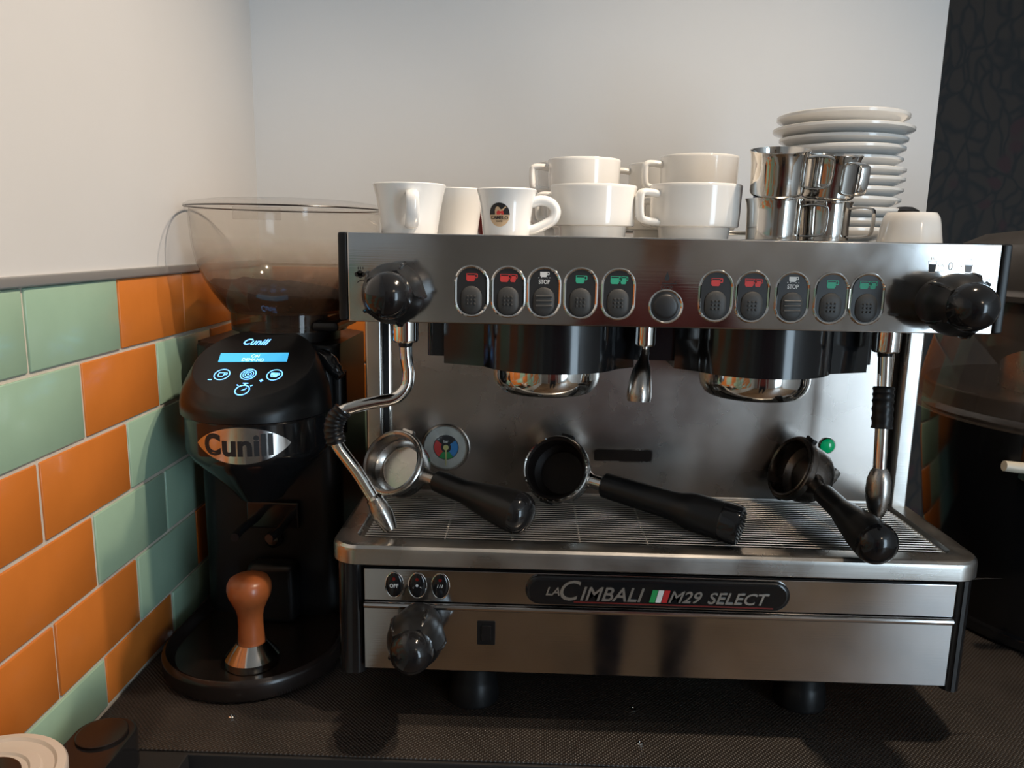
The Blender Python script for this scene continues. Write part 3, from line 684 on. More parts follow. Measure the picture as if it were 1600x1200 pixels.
# ------------------------------------------------------------------ portafilters lying on the drip grid
def portafilter(B, E, n, label, style):
    B, E, n = Vector(B), Vector(E), Vector(n)
    X = (E - B).normalized(); Z = (n - X * n.dot(X)).normalized(); Y = Z.cross(X); L = (E - B).length
    m = Matrix(((X.x, Y.x, Z.x, B.x), (X.y, Y.y, Z.y, B.y), (X.z, Y.z, Z.z, B.z), (0, 0, 0, 1)))
    t = thing('portafilter', label, 'portafilter', world=False, matrix=m, group='portafilters lying on the drip grid')
    K = 1.19
    def lz(prof): return [(r * K, h * K) for r, h in prof]
    steel = {'clean': 'worn_steel', 'dark': 'worn_steel', 'stained': 'dark_steel'}[style]
    bm = NB(); lathe(bm, lz([(0, -.030), (.020, -.030), (.030, -.027), (.0355, -.018), (.037, -.006), (.037, .006), (.0405, .007), (.0412, .0085), (.0412, .015), (.0400, .0165), (.0375, .0165), (.036, .015), (.036, -.010), (0, -.010)]), seg=56)
    obj('filter_holder', bm, steel, t)
    bm = NB(); lathe(bm, lz([(.0385, .0165), (.0388, .0185), (.0375, .0192), (.0350, .0178), (.0335, .012), (.0330, -.001), (.0270, -.006), (.0262, -.0095), (0, -.0095)]), seg=56)
    bk = obj('filter_basket', bm, {'clean': 'worn_steel', 'dark': 'coffee_stain', 'stained': 'dark_steel'}[style], t)
    if style == 'dark':
        bm = NB(); lathe(bm, lz([(.0374, .0186), (.0392, .0200), (.0402, .0180), (.0392, .0166), (.0374, .0186)]), seg=56); obj('basket_rim', bm, 'chrome', bk)
    for s in (1, -1):
        bm = NB(); box(bm, (-.010, s * .047 - .004, .0075), (.010, s * .047 + .0065, .0160), .002); obj('locking_lug', bm, 'black_plastic' if style != 'clean' else 'worn_steel', t)
    bm = NB(); lathe(bm, [(.016, .041), (.0125, .047), (.0100, .053), (.0100, .0735), (0, .0735)], axis=(1, 0, 0), seg=24); obj('ferrule', bm, steel if style != 'dark' else 'chrome', t)
    a = .068; b = L
    if style == 'dark':
        prof = [(0, a), (.0145, a), (.0178, a + .003), (.0185, a + .02), (.0195, b - .075), (.0210, b - .062), (.0245, b - .050), (.0258, b - .042), (.0262, b - .003)]
        bm = NB(); lathe(bm, prof + [(0, b - .003)], axis=(1, 0, 0), seg=36); hd = obj('handle', bm, 'black_plastic', t)
        bm = NB(); lathe(bm, [(.0262, b - .003), (.0270, b), (.0270, b + .016), (.0258, b + .021), (.022, b + .023), (0, b + .023)], axis=(1, 0, 0), seg=36); ec = obj('end_cap', bm, 'black_gloss', hd)
        for k in range(9):
            y = (k - 4) * .0046; hh = math.sqrt(max(0, .021 ** 2 - y * y))
            bm2 = NB(); box(bm2, (b + .0225, y - .0009, -hh), (b + .0245, y + .0009, hh)); obj('cap_rib', bm2, 'black_plastic', hd)
    else:
        s = 1.06 if style == 'stained' else 1.13
        prof = [(0, a), (.0115, a), (.0135, a + .003), (.0140, a + .02), (.0145, b - .085), (.0165, b - .075), (.0198, b - .055), (.0235, b - .03), (.0252, b - .010), (.0255, b)]
        prof = [(r * s, h) for r, h in prof]
        bm = NB(); lathe(bm, prof + [(0, b)], axis=(1, 0, 0), seg=40); hd = obj('handle', bm, 'black_plastic', t)
        R_ = .0255 * s
        bm = NB(); lathe(bm, [(R_, b - .0005), (R_ * .99, b + .004), (R_ * .93, b + .009), (R_ * .80, b + .0145), (R_ * .58, b + .019), (R_ * .3, b + .0215), (0, b + .0222)], axis=(1, 0, 0), seg=40); obj('domed_end', bm, 'black_gloss', hd)
    if style == 'stained':
        bm = NB(); tube(bm, spline([(-.004, 0, -.034), (-.004, 0, -.046), (-.010, .008, -.056), (-.016, .018, -.062)], 5), [.014, .013, .011, .010], seg=16); obj('spout', bm, 'worn_steel', t)
        bm = NB(); tube(bm, spline([(-.004, 0, -.044), (0, -.014, -.054), (.004, -.028, -.062)], 5), [.011, .010, .009], seg=16); obj('spout', bm, 'worn_steel', t)
    else:
        bm = NB(); lathe(bm, [(.012, -.035), (.012, -.042), (.010, -.044), (0, -.044)], seg=20); obj('spout_boss', bm, steel, t)
    return t
portafilter((.3790, 1.098, .3150), (.5560, 1.000, .2835), (-.76, -.50, .55), 'portafilter with an empty shiny basket beside the pressure gauge', 'clean')
portafilter((.6150, 1.098, .3130), (.8290, .990, .2825), (-.52, -.80, .50), 'portafilter with a coffee-black basket and a ribbed flat handle end, middle of three', 'dark')
portafilter((.9720, 1.128, .3130), (1.0020, .930, .2815), (-.85, -.50, .35), 'stained portafilter with spouts, its handle pointing over the tray edge', 'stained')

# ------------------------------------------------------------------ crockery on the machine
ZS = .6457
def handle_tube(bm, pts, r, flat=(1, 1), up=(0, 1, 0), seg=14, n=7): tube(bm, spline(pts, n), r, seg=seg, flat=flat, up=up)
def cup(name, label, x, y, z, rot, prof, thick, hpts, hr, hflat, m='ceramic', group=None, cat='cup', flip=False):
    """prof: outer (r, z) from the foot up; a handle path in (radius, z) on the +X side"""
    mt = Matrix.Translation((x, y, z)) @ Matrix.Rotation(rot, 4, 'Z')
    H = prof[-1][1]
    if flip: mt = mt @ Matrix.Translation((0, 0, H + thick * .36)) @ Matrix.Rotation(PI, 4, 'X')
    t = thing(name, label, cat, world=False, matrix=mt, group=group)
    inner = [(max(r - thick, .001), h) for r, h in prof if h > thick * 1.6]
    r_t, h_t = prof[-1]
    P = [(0, .0025), (prof[0][0] - .004, .0025), (prof[0][0] - .003, 0)] + prof + [(r_t - thick * .3, h_t + thick * .35), (r_t - thick * .75, h_t + thick * .3)] + list(reversed(inner)) + [(0, thick * 1.6)]
    bm = NB(); lathe(bm, P, seg=64); obj('cup_body', bm, m, t, smooth=50)
    if hpts:
        bm = NB(); handle_tube(bm, [(r, 0, h) for r, h in hpts], hr, hflat); obj('handle', bm, m, t, smooth=60)
    return t
# tall flared cups
FL = [(.0345, 0), (.0350, .002), (.0365, .012), (.0395, .032), (.0430, .050), (.0455, .0600), (.0465, .0635)]
FH = [(.036, .0500), (.050, .0520), (.060, .0480), (.0615, .038), (.058, .024), (.049, .0140), (.035, .0120)]
cup('flared_cup', 'tall flared white cup with its strap handle turned to the front', .4095, 1.024, ZS, math.radians(-78), FL, .0035, FH, .0052, (1.6, .8), 'ceramic_cool')
cup('flared_cup', 'plain white cup half hidden behind the flared cup', .4560, 1.125, ZS, math.radians(120), [(r * .95, h * 1.02) for r, h in FL], .0035, [(r * .95, h) for r, h in FH], .0052, (1.6, .8), 'ceramic_cool')
# printed espresso cup with round ear handle
EC = [(.0285, 0), (.0292, .002), (.0298, .010), (.0312, .025), (.0330, .040), (.0352, .0500), (.0372, .0560), (.0378, .0582)]
CX, CY = .5345, 1.005
ec = cup('printed_cup', 'small thick white espresso cup with a round printed emblem', CX, CY, ZS, math.radians(4), EC, .0045, [(.030, .0430), (.044, .0465), (.056, .0430), (.0620, .034), (.0590, .0235), (.048, .0165), (.0365, .0110), (.027, .0090)], .0066, (1.15, 1.0), 'ceramic_cool')
def on_cup(z_of):  # wraps a flat print on the cup wall, about a direction
    a0 = math.radians(-90 - 14)
    def f(u, v, d):
        h = v - ZS
        r = .0298
        for (r0, h0), (r1, h1) in zip(EC, EC[1:]):
            if h0 <= h <= h1: r = r0 + (r1 - r0) * (h - h0) / (h1 - h0)
        a = a0 + u / .031
        return Vector((math.cos(a) * (r + .0003 + d), math.sin(a) * (r + .0003 + d), h))
    return f
R4 = Matrix.Rotation(-math.radians(4), 4, 'Z')
def printed(name, bm, m):
    bmesh.ops.transform(bm, matrix=R4, verts=bm.verts); obj(name, bm, m, ec, smooth=0)
fc = on_cup(0); EZ = ZS + .0262; ER = .0128
def half_disc(up, d):
    bm = NB(); N = 14
    for i in range(-N, N):
        u0, u1 = ER * i / N, ER * (i + 1) / N
        h0, h1 = math.sqrt(max(0, ER ** 2 - u0 ** 2)) * 1.12, math.sqrt(max(0, ER ** 2 - u1 ** 2)) * 1.12
        K = 4
        for k in range(K):
            q = [fc(u, EZ + up * h * kk / K + .001, d) for u, h, kk in ((u0, h0, k), (u1, h1, k), (u1, h1, k + 1), (u0, h0, k + 1))]
            try: bm.faces.new([bm.verts.new(p) for p in q])
            except ValueError: pass
    bmesh.ops.remove_doubles(bm, verts=bm.verts, dist=1e-6)
    return bm
printed('emblem_sky', half_disc(1, 0), 'black_print'); printed('emblem_ground', half_disc(-1, 0), 'beige')
cam_p = [(-.0052, .001), (-.0052, .006), (-.0040, .0095), (-.0018, .0110), (.0002, .0098), (.0020, .0072), (.0042, .0078), (.0062, .0102), (.0088, .0108), (.0080, .0092), (.0066, .0086), (.0050, .0058), (.0030, .0042), (.0022, .001)]
bm = NB(); prism(bm, [(u, EZ + v) for u, v in cam_p], .0002, .0004, fc); printed('camel_emblem', bm, 'beige')
bm = NB(); prism(bm, [(-.003, EZ + .001), (-.003, EZ + .0045), (-.001, EZ + .0062), (.0015, EZ + .0048), (.0042, EZ + .0062), (.0055, EZ + .0035), (.0055, EZ + .001)], .0004, .0006, fc); printed('saddle_emblem', bm, 'red')
printed('cup_lettering', text_bm('CAMELO', -.0108, .0108, EZ - .0046, EZ - .0004, fc, depth=.0002, lift=.0003, bold=.02), 'black_print')
printed('cup_lettering', text_bm('CAFFE', -.0040, .0040, EZ - .0078, EZ - .0060, fc, depth=.0002, lift=.0003), 'black_print')
# a dark red cup with pale mark just showing between them
dc = cup('dark_cup', 'dark red-brown cup glimpsed in the gap beside the printed espresso cup', .5080, 1.200, ZS, math.radians(100), [(r * .62, h * .60) for r, h in FL], .003, None, 0, None, 'dark_red')
# an upturned black bowl-shaped cup at the machine's corner
cup('black_cup', 'black upturned cup at the corner behind the flared cup', .3865, 1.170, ZS, math.radians(90), [(.0235, 0), (.030, .003), (.036, .012), (.0395, .026), (.0410, .040), (.0415, .0495)], .003, None, 0, None, 'black_plastic', flip=True)
# stackable cappuccino cups with a stepped foot
SP = [(.0425, 0), (.0430, .002), (.0445, .0140), (.0450, .0165), (.0535, .0172), (.0548, .0185), (.0556, .030), (.0562, .050), (.0568, .0645), (.0570, .0675)]
SH = [(.053, .0560), (.068, .0580), (.0785, .0570), (.0810, .0505), (.0805, .0350), (.0780, .0265), (.068, .0235), (.053, .0220)]
G = 'stacking cappuccino cups'
def stacker(x, y, z, rot, label, s=1): return cup('cappuccino_cup', label, x, y, z, math.radians(rot), [(r * s, h * s) for r, h in SP], .004, [(r * s, h * s) for r, h in SH], .0058, (1.35, .85), 'ceramic', G)
stacker(.6470, 1.062, ZS, 152, 'white stepped-foot cup standing at the front behind the printed cup handle')
stacker(.7820, 1.068, ZS, 204, 'white stepped-foot cup at the front with a square handle, beside the steel jugs', 1.05)
stacker(.6420, 1.205, ZS, 168, 'white cup under the upper cup of the rear stack, behind the printed cup', .95)
stacker(.6420, 1.207, ZS + .0506, 176, 'upper cup of the rear stack behind the printed cup', .95)
stacker(.8120, 1.198, ZS, 168, 'lower cup behind the square-handled cup, mostly covered', 1.0)
stacker(.8110, 1.199, ZS + .0532, 186, 'upper cup resting above the square-handled cup', 1.0)
stacker(.7780, 1.325, ZS, 178, 'lower cup of the stack furthest back against the wall')
stacker(.7790, 1.326, ZS + .0532, 186, 'upper cup furthest back, only its handle and rim visible')
stacker(.6300, 1.325, ZS + 0, 90, 'lower white cup tucked behind the rear stack')
stacker(.6300, 1.325, ZS + .0532, 90, 'upper white cup tucked behind the rear stack, rim just showing')
# milk jugs
def jug(x, y, z, rot, label, s=1, tilt=0, ty=0):
    m = Matrix.Translation((x, y, z)) @ Matrix.Rotation(tilt, 4, 'Y') @ Matrix.Rotation(ty, 4, 'X') @ Matrix.Rotation(math.radians(rot), 4, 'Z')
    t = thing('milk_jug', label, 'jug', world=False, matrix=m, group='small steel milk jugs')
    P = [(0, .001), (.0270, .001), (.0300, 0), (.0320, .0015), (.0330, .004), (.0332, .020), (.0338, .040), (.0350, .050), (.0364, .0535), (.0366, .0548), (.0356, .0548), (.0342, .0500), (.0330, .040), (.0322, .006), (.0300, .0025), (0, .0025)]
    bm = NB(); lathe(bm, [(r * s, h * s) for r, h in P], seg=56)
    obj('jug_body', bm, 'steel_jug', t, smooth=50)
    pts = [(.0335, .0455), (.046, .0475), (.0600, .0455), (.0640, .0400), (.0630, .0180), (.0590, .0110), (.047, .0090), (.0335, .0090)]
    bm = NB(); tube(bm, spline([(r * s, 0, h * s) for r, h in pts], 6), .0052 * s, seg=14, flat=(.32, 1.45), up=(0, 0, 1)); obj('handle', bm, 'steel_jug', t, smooth=60)
    return t
jug(.8770, 1.036, ZS, -22, 'bottom steel milk jug beside the square-handled cup', 1.0)
jug(.8765, 1.030, ZS + .0600, -18, 'open steel milk jug stacked beside the cappuccino cups', 1.0, math.radians(-3), math.radians(13))
jug(.9500, 1.062, ZS, -38, 'bottom steel milk jug with its handle towards the saucers', .97)
jug(.9500, 1.058, ZS + .0580, -72, 'upper steel milk jug with its strap handle facing front, before the saucers', 1.0, math.radians(1), math.radians(9))
bm = NB(); box(bm, (.885, 1.13, ZS), (.912, 1.17, ZS + .1030), .001); tag(obj('small_box', bm, 'navy'), 'small navy blue box standing behind the steel jugs', 'box')
# saucers
SX, SY = 1.032, 1.245
def saucer(z, s, dx, dy, label, tx=0, ty=0, h=1):
    m = Matrix.Translation((SX + dx, SY + dy, z)) @ Matrix.Rotation(tx, 4, 'X') @ Matrix.Rotation(ty, 4, 'Y')
    t = thing('saucer', label, 'saucer', world=False, matrix=m, group='stacked white saucers')
    P = [(0, .003), (.038, .003), (.040, 0), (.048, 0), (.050, .0025), (.070, .0075), (.088, .0140), (.0985, .0185), (.1003, .0200), (.1003, .0236), (.0985, .0244), (.0955, .0232), (.080, .0140), (.062, .0085), (.052, .0075), (.040, .0065), (0, .0065)]
    bm = NB(); lathe(bm, [(r * s, z_ * h) for r, z_ in P], seg=64); obj('plate', bm, 'ceramic', t, smooth=40)
ORD = ['bottom saucer of the tall white stack behind the upturned cup', 'second saucer from the bottom of the tall white stack', 'third saucer from the bottom of the white stack', 'fourth saucer from the bottom of the white stack',
       'fifth saucer from the bottom of the white stack', 'sixth saucer from the bottom, halfway up the white stack', 'seventh saucer from the bottom of the white stack', 'fifth saucer from the top of the white stack',
       'fourth saucer from the top of the white stack', 'third saucer from the top of the white stack', 'second saucer from the top, the widest one of the stack', 'topmost saucer of the tall white stack']
zz = ZS
for i, lb in enumerate(ORD):
    s = {10: 1.0, 11: .935}.get(i, .915 + random.uniform(-.012, .012)); h = {11: 1.15}.get(i, 1)
    saucer(zz, s, random.uniform(-.003, .003), random.uniform(-.003, .003), lb, random.uniform(-.012, .012) * (i > 0), random.uniform(-.012, .012) * (i > 0), h)
    zz += .0146
# upturned plain cup and the dark lid behind it
UP = [(.0285, 0), (.0300, .002), (.0325, .006), (.0345, .014), (.0365, .028), (.0385, .0390)]
cup('upturned_cup', 'small white cup turned upside down at the end of the machine top', 1.0455, 1.022, ZS, 0, UP, .003, None, 0, None, 'ceramic', flip=True)
bm = NB(); lathe(bm, [(0, 0), (.020, 0), (.022, .004), (.022, .040), (.019, .050), (.010, .055), (0, .056)], (1.113, 1.19, ZS), seg=28); tag(obj('dark_stopper', bm, 'black_plastic'), 'dark rounded stopper standing between the saucers and upturned cup', 'stopper')

# ------------------------------------------------------------------ coffee grinder
GR = thing('coffee_grinder', 'black on-demand coffee grinder with a clear bean hopper beside the tiled wall', 'coffee grinder', (.165, 1.2, 0))
HX, HY = .1640, 1.30
# base with dished round tray
bx, by = .1525, 1.108
def base_ring(s, z):
    out = []
    for k in range(72):
        t = 2 * PI * k / 72; r = .1335 * s
        x, y = bx + r * math.cos(t), by + r * math.sin(t)
        if math.sin(t) > 0: y = by + .1335 * s * (math.sin(t) ** .7) * 1.9 ; x = bx + .1335 * s * math.copysign(abs(math.cos(t)) ** .8, math.cos(t))
        out.append(Vector((x, y, z)))
    return out
bm = NB(); rings_loft(bm, [base_ring(.96, .001), base_ring(.99, .004), base_ring(1, .010), base_ring(1, .024), base_ring(.985, .030), base_ring(.955, .033), base_ring(.925, .031), base_ring(.90, .024), base_ring(.86, .0185), base_ring(.5, .0170)])
obj('base', bm, 'brown_black', GR)
bm = NB(); prism(bm, rrect(.030, .262, 1.212, 1.445, .030, 6), .0172, .474, flat_top, .008); obj('body', bm, 'black_plastic', GR)
# head with tilted touch display
HCX, HCY, HS = .157, 1.150, 1.032
def hz(z): return .3818 + HS * (z - .39)
t27 = math.radians(27); dn = Vector((0, -math.sin(t27), math.cos(t27))); dv = Vector((0, math.cos(t27), math.sin(t27))); dc_ = Vector((HCX, HCY - .0075, hz(.462)))
def hring(r, z): return [Vector((HCX + HS * r * math.cos(2 * PI * i / 64), HCY + HS * r * math.sin(2 * PI * i / 64), hz(z))) for i in range(64)]
def dring(r, off): return [dc_ + dn * off + (Vector((1, 0, 0)) * math.cos(2 * PI * i / 64) + dv * math.sin(2 * PI * i / 64)) * r * HS for i in range(64)]
def mixr(A, B, t): return [a.lerp(b, t) for a, b in zip(A, B)]
b0, d0 = hring(.1065, .3935), dring(.0870, 0)
rings = [hring(.1035, .3915), b0]
for t in (.2, .4, .6, .8):
    r = mixr(b0, d0, t); bul = math.sin(PI * t) * .006
    c = sum(r, Vector()) / 64; rings.append([p + (p - c).normalized() * bul + dn * bul * .5 for p in r])
rings += [d0, dring(.0845, .0012)]
bm = NB(); rings_loft(bm, rings); hd = obj('head', bm, 'black_plastic', GR)
bm = NB(); lathe(bm, [(r * HS, hz(z)) for r, z in [(0, .262), (.026, .2585), (.032, .2585), (.042, .272), (.070, .303), (.094, .327), (.1010, .338), (.1020, .346), (.1020, .388), (.1035, .3905), (.1035, .3920), (0, .3920)]], (HCX, HCY, 0), seg=64)
obj('grinding_chamber', bm, 'black_gloss', GR)
# portafilter fork and start switch under the chute
bm = NB()
for q in (-1, 1): tube(bm, [(.155 + q * .026, 1.215, .190), (.155 + q * .030, 1.14, .192), (.155 + q * .026, 1.105, .194)], .0065, seg=12)
box(bm, (.112, 1.200, .172), (.198, 1.213, .218), .004); obj('portafilter_fork', bm, 'black_gloss', GR)
bm = NB(); lathe(bm, [(.014, 0), (.014, .012), (.009, .018), (0, .019)], (.155, 1.212, .152), (0, -1, .2), seg=20); obj('start_button', bm, 'black_gloss', GR)
bm = NB(); box(bm, (.115, 1.175, .0175), (.195, 1.212, .120), .012, 3); obj('spout_block', bm, 'black_plastic', GR)
# adjustment lever on the side
bm = NB(); tube(bm, spline([(.215, 1.225, .458), (.240, 1.215, .456), (.258, 1.205, .442), (.272, 1.20, .427)], 5), [.010, .013, .014, .012, .009], seg=14); obj('adjustment_lever', bm, 'black_gloss', GR)
bm = NB(); tube(bm, [(.258, 1.235, .33), (.258, 1.235, .43)], .015, seg=18); obj('side_grip', bm, 'black_plastic', GR)
# touch display: lines of blue light
fd = lambda u, v, d: dc_ + dn * (.0012 + d) + Vector((1, 0, 0)) * (u * HS) + dv * (v * HS)
text('display_lettering', 'Cunill', -.030, .0085, .0425, .0580, fd, 'led', hd, shear=.35, depth=.0003, bold=.008)
bm = NB(); prism(bm, [(-.0520, -.0030), (.0470, .0020), (.0440, .0240), (-.0550, .0190)], 0, .0004, fd); lcd = obj('lcd_screen', bm, 'lcd', hd, smooth=0)
text('lcd_lettering', 'ON', -.0080, .0035, .0100, .0175, fd, 'lcd_text', lcd, depth=.0002, lift=.0004)
text('lcd_lettering', 'DEMAND', -.0190, .0130, .0005, .0078, fd, 'lcd_text', lcd, depth=.0002, lift=.0004)
def led_ring(bm, u, v, r, w, sy=1.15): ringprism(bm, ellipse(u, v, r, r * sy, 32), ellipse(u, v, r - w, (r - w) * sy, 32), 0, .0003, fd)
def led_icon(name, u, v, kind):
    bm = NB()
    if kind == 'timer':
        led_ring(bm, u, v, .0102, .0014); prism(bm, rrect(u - .0015, u + .0015, v + .0115, v + .0155, .0006, 2), 0, .0003, fd)
        prism(bm, rrect(u - .004, u + .004, v + .0150, v + .0165, .0006, 2), 0, .0003, fd)
        prism(bm, [(u - .0015, v - .001), (u + .005, v + .0055), (u + .0035, v + .001)], 0, .0003, fd)
        for s in (-1, 1): prism(bm, [(u + s * .008, v + .010), (u + s * .0105, v + .0125), (u + s * .0115, v + .0115), (u + s * .009, v + .009)], 0, .0003, fd)
    else:
        led_ring(bm, u, v, .0112, .0012)
        if kind == 'target':
            led_ring(bm, u, v, .0078, .0010); led_ring(bm, u, v, .0048, .0010); prism(bm, ellipse(u, v, .0016, .0018, 12), 0, .0003, fd)
        else:
            ringprism(bm, cup_poly(u - .001, v, .009, .0095), cup_poly(u - .001, v, .0070, .0072), 0, .0003, fd)
            ringprism(bm, rrect(u + .0034, u + .0070, v - .0005, v + .0045, .001, 2), rrect(u + .0036, u + .0060, v + .0007, v + .0034, .0006, 2), 0, .0003, fd)
            if kind == 'two': prism(bm, cup_poly(u - .0035, v + .002, .005, .006), 0, .0003, fd); prism(bm, cup_poly(u + .0015, v - .0012, .0062, .007), 0, .0003, fd)
    obj(name, bm, 'led', hd, smooth=0)
led_icon('cup_icon', -.0365, -.0325, 'one'); led_icon('target_icon', .0005, -.0305, 'target'); led_icon('cup_icon', .0380, -.0305, 'two'); led_icon('timer_icon', .0030, -.0670, 'timer')
bm = NB(); prism(bm, rrect(-.0525, -.0470, -.0455, -.0440, .0004, 2), 0, .0003, fd); obj('minus_sign', bm, 'led', hd, smooth=0)
bm = NB(); prism(bm, rrect(.0205, .0255, -.0450, -.0435, .0004, 2), 0, .0003, fd); prism(bm, rrect(.02225, .02375, -.0475, -.0410, .0004, 2), 0, .0003, fd); obj('plus_sign', bm, 'led', hd, smooth=0)
# steel lens-shaped badge wrapped round the chamber
def fcyl(u, v, d):
    a = -PI / 2 + .105 + u / .1020; r = .1022 * HS + d
    return Vector((HCX + r * math.cos(a), HCY + r * math.sin(a), hz(v)))
bm = NB(); N = 32; bz = .3625
for i in range(N):
    u0, u1 = -.0665 + .133 * i / N, -.0665 + .133 * (i + 1) / N
    h0, h1 = .0255 * (1 - (u0 / .0665) ** 2) ** .85, .0255 * (1 - (min(u1, .0665) / .0665) ** 2) ** .85 if abs(u1) < .0665 else 0
    top = [fcyl(u0, bz + h0, .0015), fcyl(u1, bz + h1, .0015)]; bot = [fcyl(u1, bz - h1, .0015), fcyl(u0, bz - h0, .0015)]
    q = top + bot; vs = [bm.verts.new(p) for p in q]; bm.faces.new(vs)
    for sgn in (1, -1):
        vs = [bm.verts.new(p) for p in (fcyl(u0, bz + sgn * h0, .0015), fcyl(u1, bz + sgn * h1, .0015), fcyl(u1, bz + sgn * h1 * 1.03, -.001), fcyl(u0, bz + sgn * h0 * 1.03, -.001))]; bm.faces.new(vs)
bmesh.ops.remove_doubles(bm, verts=bm.verts, dist=1e-6); bmesh.ops.dissolve_degenerate(bm, edges=bm.edges, dist=1e-7)
bg = obj('badge', bm, 'badge_steel', GR)
text('badge_lettering', 'C', -.0520, -.0275, bz - .0145, bz + .0165, fcyl, 'black_print', bg, depth=.0006, lift=.0014, bold=.045)
text('badge_lettering', 'unill', -.0250, .0420, bz - .0150, bz + .0165, fcyl, 'black_print', bg, depth=.0006, lift=.0014, bold=.035)
# collar, hopper, grounds, lid
bm = NB(); lathe(bm, [(.094, .492), (.095, .522), (.0925, .522), (.0915, .492), (.094, .492)], (HX, HY, 0), seg=56); obj('collar', bm, 'collar_clear', GR)
bm = NB(); lathe(bm, [(.082, .4745), (.082, .491), (.094, .491), (.094, .4935), (0, .4935)], (HX, HY, 0), seg=56); obj('neck', bm, 'black_plastic', GR)
bm = NB(); lathe(bm, [(0, .494), (.05, .494), (.05, .523), (0, .523)], (HX + .012, HY, 0), seg=36); obj('feed_tube', bm, 'black_gloss', GR)
bm = NB(); box(bm, (HX + .058, HY - .080, .4945), (HX + .100, HY + .06, .510), .006); obj('hopper_gate', bm, 'black_plastic', GR)
HP = [(.096, .520), (.099, .524), (.108, .535), (.121, .553), (.133, .574), (.1430, .598), (.1485, .625), (.1510, .655), (.1522, .679)]
hi = [(r - .0025, h + .001) for r, h in reversed(HP)]
bm = NB(); lathe(bm, HP + [(.1565, .680), (.1565, .684), (.1500, .684)] + hi + [HP[0]], (HX, HY, 0), seg=72); hp = obj('hopper', bm, 'hopper', GR)
bm = NB(); lathe(bm, [(.1570, .6845), (.1580, .686), (.1575, .690), (.150, .694), (.12, .6985), (.07, .7015), (0, .703)] , (HX, HY, 0), seg=72)
ld = obj('lid', bm, 'lid_clear', GR)
bm = NB(); tube(bm, [Vector((HX + .1570 * math.cos(2 * PI * k / 64), HY + .1570 * math.sin(2 * PI * k / 64), .6865)) for k in range(65)], .0013, seg=6, cap=False); obj('lid_edge', bm, 'brown_black', ld)
bm = NB(); prism(bm, rrect(HX - .036, HX + .030, HY - .147, HY - .120, .006, 4), .6655, .6835, flat_top); obj('lid_grip', bm, 'lid_clear', ld)
bm = NB(); N = 40; rs = []
for k, rr_ in enumerate((1, .8, .6, .4, .2)):
    ring = []
    for i in range(N):
        a = 2 * PI * i / N
        zz_ = .556 + .014 * math.cos(a - PI * .95) * rr_ + random.uniform(-.003, .003) + (.004 if k == 2 else 0)
        R0 = 0
        for (r0, h0), (r1, h1) in zip(HP, HP[1:]):
            if h0 <= zz_ <= h1: R0 = r0 + (r1 - r0) * (zz_ - h0) / (h1 - h0) - .0035
        if R0 == 0: R0 = .105
        ring.append(Vector((HX + R0 * rr_ * math.cos(a), HY + R0 * rr_ * math.sin(a), zz_)))
    rs.append(ring)
bot = [Vector((HX + .090 * math.cos(2 * PI * i / N), HY + .090 * math.sin(2 * PI * i / N), .5235)) for i in range(N)]
rings_loft(bm, [bot] + rs); tag(obj('coffee_grounds', bm, 'grounds', GR), kind='stuff')

# tamper standing in the dished base
TP = thing('tamper', 'coffee tamper with an orange-brown wooden handle on the grinder base', 'tamper', (.1650, 1.060, .0182))
tc_ = (.1650, 1.060, .0182)
bm = NB(); lathe(bm, [(0, 0), (.0385, 0), (.0390, .001), (.0390, .0115), (.0382, .0125), (.0240, .0300), (.0215, .0335), (0, .0335)], tc_, seg=56); obj('steel_base', bm, 'steel_jug', TP, smooth=30)
bm = NB(); lathe(bm, [(0, .0330), (.0192, .0330), (.0188, .045), (.0178, .060), (.0180, .074), (.0205, .086), (.0255, .097), (.0298, .106), (.0318, .115), (.0312, .124), (.0275, .1315), (.019, .136), (.009, .1375), (0, .1378)], tc_, seg=48); obj('handle', bm, 'wood', TP)

# ------------------------------------------------------------------ hot drink dispenser beside the machine
DX, DY, DR = 1.550, 1.345, .290
DP = thing('drinks_dispenser', 'black drinks dispenser with a clear bowl, partly cut off beside the espresso machine', 'dispenser', (DX, DY, 0))
bm = NB(); lathe(bm, [(0, .0005), (.235, .0005), (.240, .006), (.240, .020), (.236, .026), (.244, .10), (.256, .20), (.268, .30), (.272, .365), (0, .365)], (DX, DY, 0), seg=72); obj('body', bm, 'black_gloss', DP)
bm = NB(); lathe(bm, [(.270, .366), (.291, .366), (.2945, .370), (.2945, .376), (.291, .380), (.285, .384), (.281, .398), (.279, .410), (.2765, .410), (.2755, .384), (.270, .380), (.270, .366)], (DX, DY, 0), seg=96); obj('bowl_ring', bm, 'bowl_clear', DP)
bm = NB(); lathe(bm, [(.279, .4105), (.274, .44), (.262, .50), (.252, .560), (.2495, .560), (.259, .50), (.271, .44), (.2765, .4105), (.279, .4105)], (DX, DY, 0), seg=96); obj('bowl', bm, 'bowl_clear', DP)
bm = NB(); lathe(bm, [(0, .412), (.255, .412), (.268, .4105), (.272, .405), (.272, .366), (0, .366)], (DX, DY, 0), seg=72); obj('tray_floor', bm, 'brown_black', DP)
bm = NB(); lathe(bm, [(0, .4125), (.150, .4125), (.185, .440), (.225, .485), (.236, .56), (0, .56)], (DX + .03, DY, 0), seg=64); obj('hopper_cone', bm, 'black_gloss', DP)
bm = NB(); lathe(bm, [(0, .4125), (.180, .4125), (.180, .558), (0, .558)], (DX - .002, DY - .055, 0), seg=64); obj('steel_drum', bm, 'worn_steel', DP)
bm = NB(); lathe(bm, [(.256, .560), (.259, .562), (.259, .570), (.253, .574), (.249, .580), (.247, .632), (.238, .650), (.200, .668), (.10, .682), (0, .686)], (DX, DY, 0), seg=80); obj('lid', bm, 'lid_steel', DP)
